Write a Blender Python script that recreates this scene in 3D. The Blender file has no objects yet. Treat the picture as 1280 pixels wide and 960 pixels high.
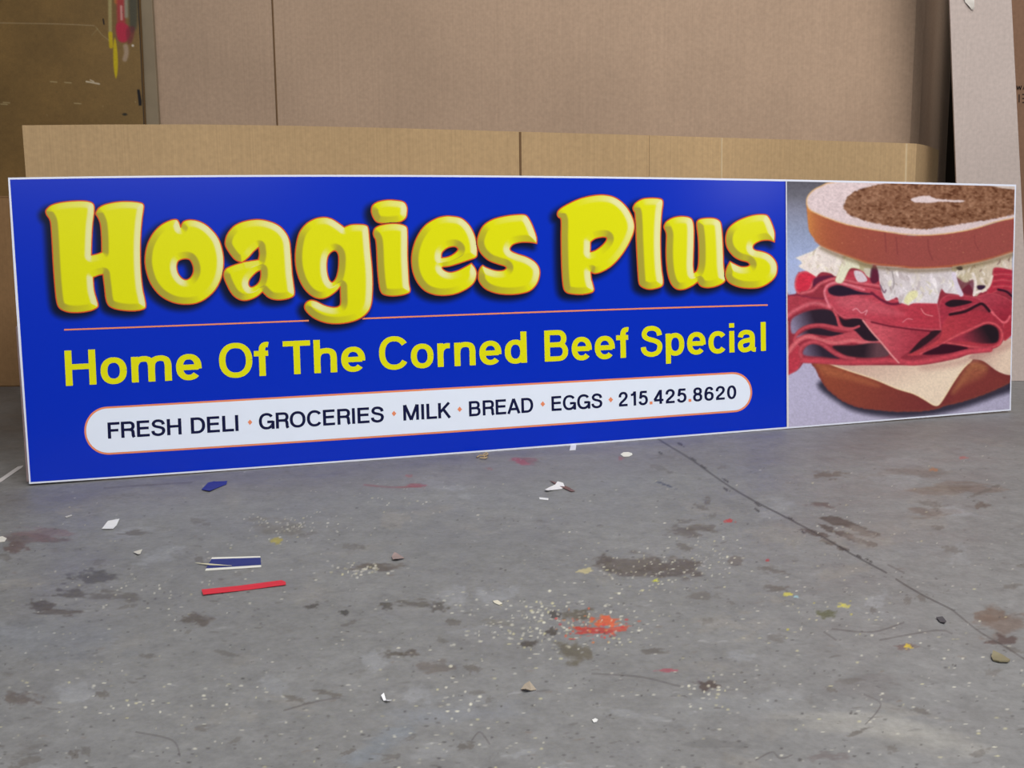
import bpy, bmesh, math, random
import numpy as np
from mathutils import Vector, Matrix
random.seed(7)
C = bpy.context.scene.collection
sc = bpy.context.scene

# ------------------------------------------------------------------ camera
F = 1297.2; PITCH = 0.14697; ROLL = -0.00878; CH = 0.4944
_cp, _sp, _cr, _sr = math.cos(PITCH), math.sin(PITCH), math.cos(ROLL), math.sin(ROLL)
_f = np.array([0, _cp, -_sp]); _u = np.array([0, _sp, _cp]); _x = np.array([1, 0, 0.])
RX = _cr*_x + _sr*_u; UP = -_sr*_x + _cr*_u
CAM = np.array([0, 0, CH])
cd = bpy.data.cameras.new('camera'); cam = bpy.data.objects.new('camera', cd); C.objects.link(cam)
cd.sensor_width = 36; cd.lens = F*36/1280; cd.clip_start = .02; cd.clip_end = 100
cam.matrix_world = Matrix(((RX[0], UP[0], -_f[0], 0), (RX[1], UP[1], -_f[1], 0), (RX[2], UP[2], -_f[2], CH), (0, 0, 0, 1)))
sc.camera = cam
def rays(px, py):
    px = np.asarray(px, float); py = np.asarray(py, float)
    return (px[..., None]-640)*RX - (py[..., None]-480)*UP + F*_f
class Plane:                                   # a physical plane in the room; hit() gives where a measured point lies on it
    def __init__(s, p, n): s.p = np.array(p, float); s.n = np.array(n, float)/np.linalg.norm(n)
    def hit(s, px, py, off=0.0):               # off > 0: towards the camera side
        d = rays(px, py); t = ((s.p+s.n*off-CAM)@s.n)/(d@s.n)
        return CAM + d*t[..., None] if np.ndim(t) else CAM + d*t
YAW, LEAN = 0.30720, 0.05236
SD = np.array([math.cos(YAW), math.sin(YAW), 0]); SN = np.array([-math.sin(YAW), math.cos(YAW), 0])
SUP = math.sin(LEAN)*SN + math.cos(LEAN)*np.array([0, 0, 1.])
SIGN = Plane((-0.96537, 2.02150, 0), -np.cross(SD, SUP) if np.cross(SD, SUP)[1] > 0 else np.cross(SD, SUP))

# ------------------------------------------------------------------ helpers
def lin(c):
    c = np.asarray(c, float)/255.
    return np.where(c <= .04045, c/12.92, ((np.maximum(c, 0)+.055)/1.055)**2.4)
def tag(o, label, cat, group=None, kind=None):
    if label: o['label'] = label
    if cat: o['category'] = cat
    if group: o['group'] = group
    if kind: o['kind'] = kind
    return o
def link(name, me, mat=None, parent=None):
    o = bpy.data.objects.new(name, me); C.objects.link(o)
    if mat: me.materials.append(mat)
    if parent is not None:
        o.parent = parent; o.matrix_parent_inverse = parent.matrix_world.inverted()
    return o
def empty(name, loc):
    o = bpy.data.objects.new(name, None); C.objects.link(o); o.location = loc
    o.empty_display_size = .05
    bpy.context.view_layer.update(); return o
def mesh(name, V, Fc, mat=None, parent=None, cols=None, smooth=False):
    me = bpy.data.meshes.new(name)
    me.from_pydata([tuple(map(float, v)) for v in V], [], [tuple(f) for f in Fc]); me.update()
    if cols is not None: setcol(me, cols)
    if smooth: me.polygons.foreach_set('use_smooth', [True]*len(me.polygons))
    return link(name, me, mat, parent)
def setcol(me, cols):
    a = me.color_attributes.new('paint', 'FLOAT_COLOR', 'POINT')
    b = np.ones((len(me.vertices), 4), np.float32); b[:, :3] = lin(cols)
    a.data.foreach_set('color', b.ravel())
def quadmesh(name, V, Q, mat, parent, cols=None):      # fast path for the finely divided printed surfaces
    me = bpy.data.meshes.new(name)
    V = np.asarray(V, np.float32); Q = np.asarray(Q, np.int32)
    me.vertices.add(len(V)); me.vertices.foreach_set('co', V.ravel())
    me.loops.add(Q.size); me.loops.foreach_set('vertex_index', Q.ravel())
    me.polygons.add(len(Q)); me.polygons.foreach_set('loop_start', np.arange(0, Q.size, 4, dtype=np.int32))
    me.update(calc_edges=True); me.validate()
    if cols is not None: setcol(me, cols)
    return link(name, me, mat, parent)
def gridq(h, w):
    i = np.arange(h*w).reshape(h, w)
    return np.stack([i[:-1, :-1], i[1:, :-1], i[1:, 1:], i[:-1, 1:]], -1).reshape(-1, 4)
def prism(name, P, thick, mat, parent=None, bevel=0):  # P: outline points on a plane (front), thick: vector to the back
    n = len(P); V = [Vector(p) for p in P]+[Vector(p)+Vector(thick) for p in P]
    bm = bmesh.new(); vs = [bm.verts.new(v) for v in V]
    bm.faces.new(vs[:n]); bm.faces.new(vs[n:][::-1])
    for i in range(n): bm.faces.new((vs[i], vs[i+n], vs[(i+1) % n+n], vs[(i+1) % n]))
    bmesh.ops.recalc_face_normals(bm, faces=bm.faces)
    if bevel: bmesh.ops.bevel(bm, geom=list(bm.edges), offset=bevel, segments=2, affect='EDGES', profile=.5)
    me = bpy.data.meshes.new(name); bm.to_mesh(me); bm.free()
    return link(name, me, mat, parent)

# ---- materials
def nt(name):
    m = bpy.data.materials.new(name); m.use_nodes = True
    return m, m.node_tree.nodes, m.node_tree.links, m.node_tree.nodes['Principled BSDF']
def plain(name, col, rough=.6, spec=.3, var=.06, scale=30, bump=0, coat=0):
    m, N, L, P = nt(name)
    tc = N.new('ShaderNodeTexCoord'); no = N.new('ShaderNodeTexNoise'); no.inputs['Scale'].default_value = scale; no.inputs['Detail'].default_value = 5
    L.new(tc.outputs['Object'], no.inputs['Vector'])
    r = N.new('ShaderNodeValToRGB'); c = lin(col)
    r.color_ramp.elements[0].position = .3; r.color_ramp.elements[1].position = .7
    r.color_ramp.elements[0].color = (*[float(x*(1-var)) for x in c], 1); r.color_ramp.elements[1].color = (*[float(min(1, x*(1+var))) for x in c], 1)
    L.new(no.outputs['Fac'], r.inputs[0]); L.new(r.outputs[0], P.inputs['Base Color'])
    P.inputs['Roughness'].default_value = rough; P.inputs['Specular IOR Level'].default_value = spec
    if coat: P.inputs['Coat Weight'].default_value = coat; P.inputs['Coat Roughness'].default_value = .2
    if bump:
        b = N.new('ShaderNodeBump'); b.inputs['Strength'].default_value = bump; b.inputs['Distance'].default_value = .002
        L.new(no.outputs['Fac'], b.inputs['Height']); L.new(b.outputs[0], P.inputs['Normal'])
    return m
def cardboard(name, col, flute=0.05, rough=.85, dx=260):
    m, N, L, P = nt(name)
    tc = N.new('ShaderNodeTexCoord')
    n1 = N.new('ShaderNodeTexNoise'); n1.inputs['Scale'].default_value = 2.2; n1.inputs['Detail'].default_value = 3
    n2 = N.new('ShaderNodeTexNoise'); n2.inputs['Scale'].default_value = 90; n2.inputs['Detail'].default_value = 6
    mp = N.new('ShaderNodeMapping'); mp.inputs['Scale'].default_value = (dx, dx, 1.5)
    n3 = N.new('ShaderNodeTexNoise'); n3.inputs['Scale'].default_value = 1; n3.inputs['Detail'].default_value = 2
    for a in (n1, n2): L.new(tc.outputs['Object'], a.inputs['Vector'])
    L.new(tc.outputs['Object'], mp.inputs['Vector']); L.new(mp.outputs[0], n3.inputs['Vector'])
    r = N.new('ShaderNodeValToRGB'); c = lin(col)
    r.color_ramp.elements[0].position = .3; r.color_ramp.elements[1].position = .7
    r.color_ramp.elements[0].color = (*[float(x*.93) for x in c], 1); r.color_ramp.elements[1].color = (*[float(x*1.07) for x in c], 1)
    L.new(n1.outputs['Fac'], r.inputs[0])
    def mul(a, src, lo, hi):
        mr = N.new('ShaderNodeMapRange'); mr.inputs['From Min'].default_value = .3; mr.inputs['From Max'].default_value = .7
        mr.inputs['To Min'].default_value = lo; mr.inputs['To Max'].default_value = hi
        L.new(src.outputs['Fac'], mr.inputs['Value'])
        v = N.new('ShaderNodeVectorMath'); v.operation = 'MULTIPLY'; L.new(a, v.inputs[0]); L.new(mr.outputs[0], v.inputs[1]); return v.outputs[0]
    o = mul(r.outputs[0], n2, .93, 1.07); o = mul(o, n3, 1-flute, 1+flute)
    L.new(o, P.inputs['Base Color']); P.inputs['Roughness'].default_value = rough; P.inputs['Specular IOR Level'].default_value = .2
    b = N.new('ShaderNodeBump'); b.inputs['Strength'].default_value = .12; b.inputs['Distance'].default_value = .001
    L.new(n3.outputs['Fac'], b.inputs['Height']); L.new(b.outputs[0], P.inputs['Normal'])
    return m
def painted(name, rough=.4, spec=.5, grain=.04, gscale=500, coat=0, bump=0):   # colour stored on the mesh, broken up by procedural grain
    m, N, L, P = nt(name)
    a = N.new('ShaderNodeAttribute'); a.attribute_name = 'paint'
    tc = N.new('ShaderNodeTexCoord'); no = N.new('ShaderNodeTexNoise'); no.inputs['Scale'].default_value = gscale; no.inputs['Detail'].default_value = 4
    L.new(tc.outputs['Object'], no.inputs['Vector'])
    mr = N.new('ShaderNodeMapRange'); mr.inputs['From Min'].default_value = .3; mr.inputs['From Max'].default_value = .7
    mr.inputs['To Min'].default_value = 1-grain; mr.inputs['To Max'].default_value = 1+grain
    L.new(no.outputs['Fac'], mr.inputs['Value'])
    v = N.new('ShaderNodeVectorMath'); v.operation = 'MULTIPLY'; L.new(a.outputs['Color'], v.inputs[0]); L.new(mr.outputs[0], v.inputs[1])
    L.new(v.outputs[0], P.inputs['Base Color'])
    P.inputs['Roughness'].default_value = rough; P.inputs['Specular IOR Level'].default_value = spec
    if coat: P.inputs['Coat Weight'].default_value = coat; P.inputs['Coat Roughness'].default_value = .18
    if bump:
        b = N.new('ShaderNodeBump'); b.inputs['Strength'].default_value = bump; b.inputs['Distance'].default_value = .002
        L.new(no.outputs['Fac'], b.inputs['Height']); L.new(b.outputs[0], P.inputs['Normal'])
    return m

# ------------------------------------------------------------------ painting toolkit
def z(pts, ox, oy, s):
    out = []
    for p in pts:
        out.append((ox+p[0]/s, oy+p[1]/s) + ((1,) if len(p) > 2 else ()))
    return out
def smooth(pts, closed=True, n=6):                     # Catmull-Rom; a third entry on a point marks a sharp corner
    P = [(p[0], p[1]) for p in pts]; S = [len(p) > 2 for p in pts]; m = len(P); out = []
    for i in range(m if closed else m-1):
        p1 = P[i]; p2 = P[(i+1) % m]
        p0 = p1 if (S[i] or (not closed and i == 0)) else P[i-1]
        p3 = p2 if (S[(i+1) % m] or (not closed and i == m-2)) else P[(i+2) % m]
        for k in range(n):
            t = k/n
            out.append(tuple(.5*(2*p1[j]+(-p0[j]+p2[j])*t+(2*p0[j]-5*p1[j]+4*p2[j]-p3[j])*t*t+(-p0[j]+3*p1[j]-3*p2[j]+p3[j])*t**3) for j in (0, 1)))
    if not closed: out.append(P[-1])
    return np.array(out)
def segdist(X, Y, P, closed=True):
    d2 = np.full(X.shape, 1e12); tt = np.zeros(X.shape)
    Q = np.roll(P, -1, 0) if closed else P[1:]
    m = len(Q)
    for i in range(m):
        ax, ay = P[i]; bx, by = Q[i]; ex, ey = bx-ax, by-ay; l = ex*ex+ey*ey+1e-12
        t = np.clip(((X-ax)*ex+(Y-ay)*ey)/l, 0, 1); dx = X-ax-t*ex; dy = Y-ay-t*ey; q = dx*dx+dy*dy
        k = q < d2; d2 = np.where(k, q, d2); tt = np.where(k, (i+t)/m, tt)
    return np.sqrt(d2), tt
def inside(X, Y, P):
    r = np.zeros(X.shape, bool); Q = np.roll(P, -1, 0)
    for (ax, ay), (bx, by) in zip(P, Q):
        if ay == by: continue
        c = ((ay > Y) != (by > Y)) & (X < (bx-ax)*(Y-ay)/(by-ay)+ax)
        r ^= c
    return r
def sdist(X, Y, loops):                                # > 0 inside
    d = None; ins = np.zeros(X.shape, bool)
    for P in loops:
        q, _ = segdist(X, Y, P); d = q if d is None else np.minimum(d, q); ins ^= inside(X, Y, P)
    return np.where(ins, d, -d)
def sstep(a, b, x):
    t = np.clip((x-a)/(b-a), 0, 1); return t*t*(3-2*t)
def vnoise(X, Y, sx, sy, seed, octs=3):
    out = np.zeros(X.shape); amp = 1; tot = 0
    for o in range(octs):
        g = np.random.RandomState(seed+o*17).rand(256, 256)
        u = X/sx*(2**o)+1000; v = Y/sy*(2**o)+1000
        i = np.floor(u).astype(int); j = np.floor(v).astype(int); fu = u-i; fv = v-j
        fu = fu*fu*(3-2*fu); fv = fv*fv*(3-2*fv)
        a = g[j % 256, i % 256]; b = g[j % 256, (i+1) % 256]; c = g[(j+1) % 256, i % 256]; d = g[(j+1) % 256, (i+1) % 256]
        out += amp*((a*(1-fu)+b*fu)*(1-fv)+(c*(1-fu)+d*fu)*fv); tot += amp; amp *= .5
    return out/tot
class Canvas:
    def __init__(s, X, Y, col=(0, 0, 0)):
        s.X = X.ravel(); s.Y = Y.ravel(); s.C = np.tile(np.array(col, float), (s.X.size, 1))
    def box(s, P, m):
        P = np.asarray(P)
        return np.nonzero((s.X > P[:, 0].min()-m) & (s.X < P[:, 0].max()+m) & (s.Y > P[:, 1].min()-m) & (s.Y < P[:, 1].max()+m))[0]
    def mix(s, k, a, col):
        col = np.asarray(col, float); a = np.clip(a, 0, 1)[:, None]
        s.C[k] = s.C[k]*(1-a)+(col if col.ndim == 2 else col[None])*a
    def poly(s, pts, col, f=1.0, a=1.0, sm=True, col2=None, g=None, rim=None, rimw=2., wob=0, seed=3):
        P = smooth(pts) if sm else np.array([(p[0], p[1]) for p in pts], float)
        k = s.box(P, f*2+2+wob)
        if not len(k): return
        X, Y = s.X[k], s.Y[k]; d = sdist(X, Y, [P])
        if wob: d = d+wob*(vnoise(X, Y, 3, 3, seed)-.5)*2
        c = np.tile(np.array(col, float), (len(k), 1))
        if col2 is not None:                            # linear blend along g = (x0,y0,x1,y1)
            ex, ey = g[2]-g[0], g[3]-g[1]; t = np.clip(((X-g[0])*ex+(Y-g[1])*ey)/(ex*ex+ey*ey), 0, 1)[:, None]
            c = c*(1-t)+np.array(col2, float)*t
        if rim is not None:
            t = (1-sstep(0, rimw, d))[:, None]; c = c*(1-t)+np.array(rim, float)*t
        s.mix(k, a*sstep(-f, f, d), c)
    def line(s, pts, w, col, f=.8, a=1.0, col2=None, taper=False, sm=True):
        P = smooth(pts, False) if sm else np.array(pts, float)
        k = s.box(P, w+f+1)
        if not len(k): return
        d, t = segdist(s.X[k], s.Y[k], P, False)
        hw = w/2*(np.sin(np.pi*np.clip(t, .02, .98))**.6 if taper else 1)
        c = np.tile(np.array(col, float), (len(k), 1))
        if col2 is not None: q = np.clip(d/(w/2), 0, 1)[:, None]; c = c*(1-q)+np.array(col2, float)*q
        s.mix(k, a*(1-sstep(-f, f, d-hw)), c)
    def dot(s, x, y, rx, ry, col, f=.5, a=1.0):
        k = s.box([(x, y)], max(rx, ry)*1.6+1); 
        if not len(k): return
        q = np.sqrt(((s.X[k]-x)/rx)**2+((s.Y[k]-y)/ry)**2); s.mix(k, a*(1-sstep(1-f, 1+f, q)), col)
def coons(top, bot, L0, L1, R0, R1, nx, ny):            # top/bot: y as function of x ; straight sides
    u = np.linspace(0, 1, nx)[None, :]; v = np.linspace(0, 1, ny)[:, None]
    xl = L0[0]+(L1[0]-L0[0])*v; xr = R0[0]+(R1[0]-R0[0])*v
    X = xl*(1-u)+xr*u; yt = top(X); yb = bot(X); return X, yt*(1-v)+yb*v

# ------------------------------------------------------------------ the sign
TOPX = [10, 165, 320, 600, 680, 940, 1020, 1150, 1270]; TOPY = [222, 219.9, 219, 218.9, 219.7, 223.7, 225.2, 227.8, 230.6]
BOTX = [36.5, 280, 360, 600, 680, 940, 1020, 1150, 1263.5]; BOTY = [605, 588, 583.1, 565.2, 559.4, 539, 533, 522.6, 513]
tp = np.polyfit(TOPX, TOPY, 3); bp = np.polyfit(BOTX, BOTY, 3)
top = lambda x: np.polyval(tp, x); bot = lambda x: np.polyval(bp, x)
sx = lambda y: np.interp(y, [222, 380, 605], [10, 19.8, 36.5])
ex_ = lambda y: np.interp(y, [230.6, 380, 513], [1270.3, 1266.2, 1263.6])
outl = [(x, float(top(x))) for x in np.linspace(10, 1270.3, 40)]+[(float(ex_(y)), y) for y in np.linspace(262, 482, 6)]
outl += [(x, float(bot(x))) for x in np.linspace(1263.6, 36.5, 40)]+[(float(sx(y)), y) for y in np.linspace(570, 262, 8)]
OP = SIGN.hit([p[0] for p in outl], [p[1] for p in outl])
FZ = float(OP[:, 2].min())-.0003                       # floor height: the sign's lower edge stands on it
FLOOR = Plane((0, 0, FZ), (0, 0, 1))

white_board = plain('white_foam_board', (222, 226, 240), .35, .5, .01)
sign = empty('shop_sign', tuple(OP[len(outl)//2]*0+(OP[45]+OP[86])/2*[1, 1, 0]+np.array([0, 0, FZ])))
tag(sign, 'long glossy blue shop sign with bubbly yellow lettering and a sandwich picture on the floor', 'sign')
prism('board', OP, tuple(-SIGN.n*.006), white_board, sign)
print_mat = painted('glossy_print', .35, .08, .02, 700, coat=.35)
photo_mat = painted('photo_print', .4, .12, .05, 800, coat=.1)

def letters():
    a = (50, 235, 16/3); b = (270, 235, 16/3); c = (460, 235, 16/3); d = (680, 225, 6); e = (810, 245, 6)
    G = []
    G.append([z([(45,140),(75,115),(130,98),(210,88),(290,86),(340,95),(360,115),(362,160),(352,240),(346,340),(343,448,1),(380,440),(412,428,1),(410,330),(402,240),(385,195),(372,175),(375,158),(395,130),(440,108),(520,92),(600,90),(670,98),(692,115),(690,150),(680,220),(672,330),(670,440),(674,560),(685,670),(700,740),(706,785),(695,805),(650,817),(580,818),(510,808),(460,785),(440,740),(430,660),(420,576,1),(390,582),(355,596,1),(362,680),(378,740),(388,780),(378,800),(330,820),(250,830),(180,825),(130,800),(110,750),(98,640),(88,500),(80,350),(72,240),(62,205),(45,180),(38,158)], *a)])
    G.append([z([(955,225),(1000,212),(1060,222),(1120,255),(1180,320),(1210,390),(1225,480),(1215,580),(1175,670),(1110,735),(1040,768),(960,775),(880,760),(800,715),(740,640),(708,550),(700,470),(715,380),(755,300),(810,245),(870,215),(908,210),(925,225),(938,262,1)], *a),
              z([(965,472),(1000,480),(1020,520),(1022,560),(1005,595),(975,612),(945,600),(920,565),(912,520),(925,485)], *a)])
    G.append([z([(174,497,1),(130,480),(95,440),(65,390),(62,350),(80,300),(125,250),(190,222),(270,210),(340,218),(410,245),(460,290),(490,350),(500,440),(508,560),(518,640),(524,700),(510,725),(460,742),(400,745),(350,730),(310,692,1),(270,725),(210,748),(160,745),(110,710),(70,640),(50,580),(60,545),(90,525),(130,510)], *b),
              z([(176,494,1),(282,478,1),(289,440),(284,395,1),(250,425),(215,465)], *b),
              z([(298,550,1),(298,590),(285,630),(255,655),(230,660),(218,640),(225,610),(255,575),(280,555)], *b)])
    G.append([z([(855,262,1),(900,245),(960,242),(1000,248),(1015,265),(1022,320),(1030,420),(1040,520),(1045,620),(1043,710),(1035,780),(1010,830),(960,870),(890,895),(800,905),(720,895),(650,865),(605,825),(590,795),(600,765),(630,748),(670,755),(720,780),(780,795),(815,790),(830,770),(830,720),(828,658,1),(800,690),(750,725),(700,738),(650,725),(600,685),(560,620),(535,540),(528,460),(535,380),(555,300),(600,240),(660,205),(720,195),(770,205),(820,235)], *b),
              z([(780,420),(805,425),(818,460),(815,540),(800,600),(775,628),(755,610),(742,560),(740,500),(750,450)], *b)])
    G.append([z([(1035,150),(1045,115),(1080,92),(1140,80),(1200,82),(1250,92),(1272,120),(1275,160),(1265,200),(1230,225),(1170,235),(1110,235),(1070,225),(1045,190)], *b)])
    G.append([z([(35,300),(45,270),(80,250),(140,238),(200,238),(245,250),(262,270),(265,340),(265,450),(270,560),(275,640),(282,680),(270,700),(220,715),(160,720),(110,712),(85,690),(72,630),(62,520),(58,420),(52,350),(40,325)], *c)])
    G.append([z([(560,188),(620,200),(670,240),(705,300),(725,370),(728,440),(715,465),(660,485),(600,505),(540,522),(495,528),(510,550),(550,562),(600,550),(650,525),(690,502,1),(715,535),(725,575),(710,625),(670,665),(600,700),(530,715),(450,712),(380,685),(330,630),(300,560),(290,480),(300,400),(330,320),(380,250),(450,205),(510,188)], *c),
              z([(490,465,1),(495,430),(530,400),(575,390),(600,405),(590,425),(555,450),(520,462)], *c)])
    G.append([z([(1125,370,1),(1080,362),(1020,362),(970,375),(948,400),(955,420),(1000,440),(1060,460),(1110,490),(1140,530),(1145,580),(1125,640),(1080,685),(1010,705),(930,710),(850,700),(780,670),(740,620),(735,570),(750,530),(765,515,1),(790,530),(850,550),(900,550),(922,535),(910,520),(860,505),(800,480),(750,430),(728,370),(738,310),(770,250),(830,210),(910,188),(990,178),(1050,180),(1080,215),(1105,270),(1125,330)], *c)])
    G.append([z([(105,235),(130,210),(190,175),(270,140),(360,118),(450,112),(530,130),(600,180),(650,250),(678,330),(670,400),(630,490),(570,580),(500,650),(430,690),(380,702),(352,690,1),(356,740),(370,790),(375,825),(355,845),(290,858),(210,855),(165,840),(145,800),(135,700),(130,560),(128,420),(128,300),(110,280),(100,260)], *d),
              z([(350,465,1),(385,440),(440,428),(470,435),(460,465),(420,505),(380,530),(348,540,1)], *d)])
    G.append([z([(668,205),(690,170),(740,142),(800,135),(860,138),(888,150),(893,180),(885,240),(878,340),(875,460),(878,580),(885,680),(895,750),(890,790),(860,808),(800,820),(750,810),(715,780),(705,700),(698,580),(692,460),(688,340),(682,250),(672,230)], *d)])
    G.append([z([(120,225),(140,190),(190,162),(250,152),(310,160),(335,185),(345,240),(345,340),(342,440),(340,520),(345,575,1),(365,560),(378,510),(380,400),(375,300),(365,220),(370,188),(395,172),(440,165),(500,168),(540,190),(552,230),(560,320),(565,430),(568,520),(575,580),(582,625),(560,655),(500,680),(440,688),(395,675),(372,645,1),(330,675),(270,700),(215,698),(175,660),(150,590),(138,500),(135,400),(138,300),(132,265),(122,245)], *e)])
    G.append([z([(948,345,1),(910,332),(850,335),(800,360),(788,385),(805,405),(870,420),(920,445),(958,490),(970,540),(958,600),(910,650),(840,685),(760,692),(680,682),(610,650),(580,600),(590,540),(615,490,1),(650,510),(700,530),(745,528),(762,515),(745,495),(690,480),(640,450),(595,390),(582,320),(600,250),(650,200),(720,165),(800,142),(880,140),(910,165),(935,220),(952,280)], *e)])
    return [[smooth(l, True, 4) for l in g] for g in G]
LET = letters()
BLUE = (0, 44, 187)
def bluecol(X, Y):                                      # printed ground: flat blue with the soft printed drop shadow of the letters
    c = np.tile(np.array(BLUE, float), (X.size, 1)); sh = np.zeros(X.size)
    for g in LET:
        o = g[0]; k = np.nonzero((X > o[:, 0].min()-20) & (X < o[:, 0].max()+8) & (Y > o[:, 1].min()-8) & (Y < o[:, 1].max()+20))[0]
        if not len(k): continue
        d = sdist(X[k]+5.5, Y[k]-4.8, g)
        sh[k] = np.maximum(sh[k], sstep(-9, 3.2, d))
    a = (sh*.93)[:, None]
    return c*(1-a)+np.array((8, 16, 38.))*a
# blue ground
X, Y = coons(lambda x: top(x)+2.4, lambda x: bot(x)-2.2, (12.5, 0), (38.4, 0), (982.3, 0), (983.6, 0), 600, 230)
d = sdist(X.ravel(), Y.ravel(), [np.array([(X[0, 0], Y[0, 0]), (X[0, -1], Y[0, -1]), (X[-1, -1], Y[-1, -1]), (X[-1, 0], Y[-1, 0])])])
cc = bluecol(X.ravel(), Y.ravel())
t = sstep(-1.3, 0.1, X.ravel()-np.interp(Y.ravel(), [226, 534], [982.0, 983.4]))[:, None]; cc = cc*(1-t)+np.array((12, 12, 40.))*t
quadmesh('blue_ground', SIGN.hit(X, Y, .0004).reshape(-1, 3), gridq(*X.shape), print_mat, sign, cc)

# bubbly headline: each cell carries the printed bevel shading
LD = np.array((.86, -.5))
VV, QQ, CC, base = [], [], [], 0
for gi, g in enumerate(LET):
    o = g[0]; x0, x1 = o[:, 0].min()-2.5, o[:, 0].max()+2.5; y0, y1 = o[:, 1].min()-2.5, o[:, 1].max()+2.5
    gx = np.arange(x0, x1, .5); gy = np.arange(y0, y1, .5); X, Y = np.meshgrid(gx, gy)
    d = sdist(X, Y, g)
    ds = d.copy()
    for _ in range(4): ds = (ds+np.roll(ds, 1, 0)+np.roll(ds, -1, 0)+np.roll(ds, 1, 1)+np.roll(ds, -1, 1))/5
    gyv, gxv = np.gradient(ds); L = np.hypot(gxv, gyv)+1e-6
    lam = -(gxv*LD[0]+gyv*LD[1])/L                      # gradient points inwards
    w = 1-sstep(7.2, 10.2, d)
    yel = np.array((222, 222, 12.)); hi = np.array((228, 226, 148.)); lo = np.array((170, 160, 54.))
    c = np.tile(yel, (X.size, 1)).reshape(*X.shape, 3)
    ah = (w*np.clip((lam-.05)*1.25, 0, 1))[..., None]; al = (w*np.clip((-lam-.05)*1.2, 0, 1))[..., None]
    c = c*(1-ah)+hi*ah; c = c*(1-al)+lo*al
    hot = (np.clip(lam-.2, 0, 1)*np.exp(-((d-4.6)/2.6)**2)*.55)[..., None]; c = c*(1-hot)+np.array((236, 236, 190.))*hot
    r = (1-sstep(.25, 1.1, d))[..., None]; c = c*(1-r)+np.array((214, 84, 34.))*r
    bg = bluecol(X.ravel(), Y.ravel()).reshape(*X.shape, 3)
    b = (1-sstep(-1.15, -.45, d))[..., None]; c = c*(1-b)+bg*b
    h, wd = X.shape; q = gridq(h, wd); dv = d.ravel()
    q = q[(dv[q] > -1.25).any(1)]
    use = np.unique(q); rm = np.zeros(h*wd, int); rm[use] = np.arange(len(use))
    VV.append(SIGN.hit(X.ravel()[use], Y.ravel()[use], .0012+.00004*(gi % 3))); QQ.append(rm[q]+base); CC.append(c.reshape(-1, 3)[use]); base += len(use)
    if gi in (7, 11):                                   # the two words of the headline
        quadmesh('headline_word', np.concatenate(VV), np.concatenate(QQ), print_mat, sign, np.concatenate(CC)); VV, QQ, CC, base = [], [], [], 0

def ribbon(P, w, wy=None, cap=0):                       # polyline -> left/right edge points (wy: thickness of horizontals)
    P = np.array(P, float); T = np.gradient(P, axis=0); T /= np.hypot(T[:, 0], T[:, 1])[:, None]+1e-9
    Nn = np.stack([-T[:, 1]*w, T[:, 0]*(wy or w)], 1); return P+Nn, P-Nn
class Flat:                                             # collects flat ribbons on the sign plane, one mesh
    def __init__(s): s.V = []; s.F = []; s.n = 0
    def strip(s, A, B, off):
        a = len(s.V); pts = np.concatenate([A, B]); n = len(A)
        for p in SIGN.hit(pts[:, 0], pts[:, 1], off+.000015*s.n): s.V.append(p)
        s.F += [(a+i, a+i+1, a+n+i+1, a+n+i) for i in range(n-1)]; s.n = (s.n+1) % 12
    def ngon(s, P, off):
        a = len(s.V); P = np.array(P)
        for p in SIGN.hit(P[:, 0], P[:, 1], off): s.V.append(p)
        s.F.append(tuple(range(a, a+len(P))))
    def build(s, name, mat): return mesh(name, s.V, s.F, mat, sign)
yellow = plain('yellow_print', (222, 220, 14), .38, .12, .01, coat=.1)
navy = plain('navy_print', (18, 22, 62), .38, .12, .02, coat=.1)
orange = plain('orange_print', (232, 140, 100), .38, .12, .02, coat=.1)
pillw = plain('white_print', (228, 236, 250), .38, .12, .01, coat=.1)

# rule line
fl = Flat()
for x0, x1 in ((80, 386), (453, 959.6)):
    xs = np.linspace(x0, x1, 30); ys = np.interp(xs, [80, 290, 459, 500, 620, 740, 850, 959.6], [412.2, 404.6, 398.0, 396.3, 391.9, 387.9, 384.4, 381.2])
    p = np.polyfit([80, 290, 459, 500, 620, 740, 850, 959.6], [412.2, 404.6, 398.0, 396.3, 391.9, 387.9, 384.4, 381.2], 3); ys = np.polyval(p, xs)
    fl.strip(np.stack([xs, ys-.95], 1), np.stack([xs, ys+.95], 1), .0008)
fl.build('rule_line', orange)
# banner
ptx = [135.6, 310, 410, 530, 620, 740, 823.8, 917.5]; pty = [508.3, 498.4, 492.5, 486.1, 481.2, 474.7, 470.5, 464.9]
pbx = [135.6, 310, 410, 530, 620, 740, 823.8, 919]; pby = [568.2, 557.6, 551.5, 543.0, 536.8, 528.0, 522.3, 515.4]
pt = np.polyfit(ptx, pty, 2); pb = np.polyfit(pbx, pby, 2)
def pill(ins):
    P = [(x, np.polyval(pt, x)+ins) for x in np.linspace(135.6, 915, 40)]
    yt, yb = np.polyval(pt, 915)+ins, np.polyval(pb, 917)-ins; cy = (yt+yb)/2; ry = (yb-yt)/2
    P += [(916+(24.2-ins)*math.sin(a)**.95, cy-ry*math.cos(a)) for a in np.linspace(.06, math.pi-.06, 26)]
    P += [(x, np.polyval(pb, x)-ins) for x in np.linspace(917, 137, 40)]
    yt, yb = np.polyval(pt, 136)+ins, np.polyval(pb, 137)-ins; cy = (yt+yb)/2; ry = (yb-yt)/2
    P += [(136-(30.6-ins)*math.sin(a)**.95, cy+ry*math.cos(a)) for a in np.linspace(.06, math.pi-.06, 26)]
    return P
fl = Flat(); fl.ngon(pill(0), .0007); fl.build('banner_outline', orange)
fl = Flat(); fl.ngon(pill(2.3), .0011); fl.build('banner_panel', pillw)

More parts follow.
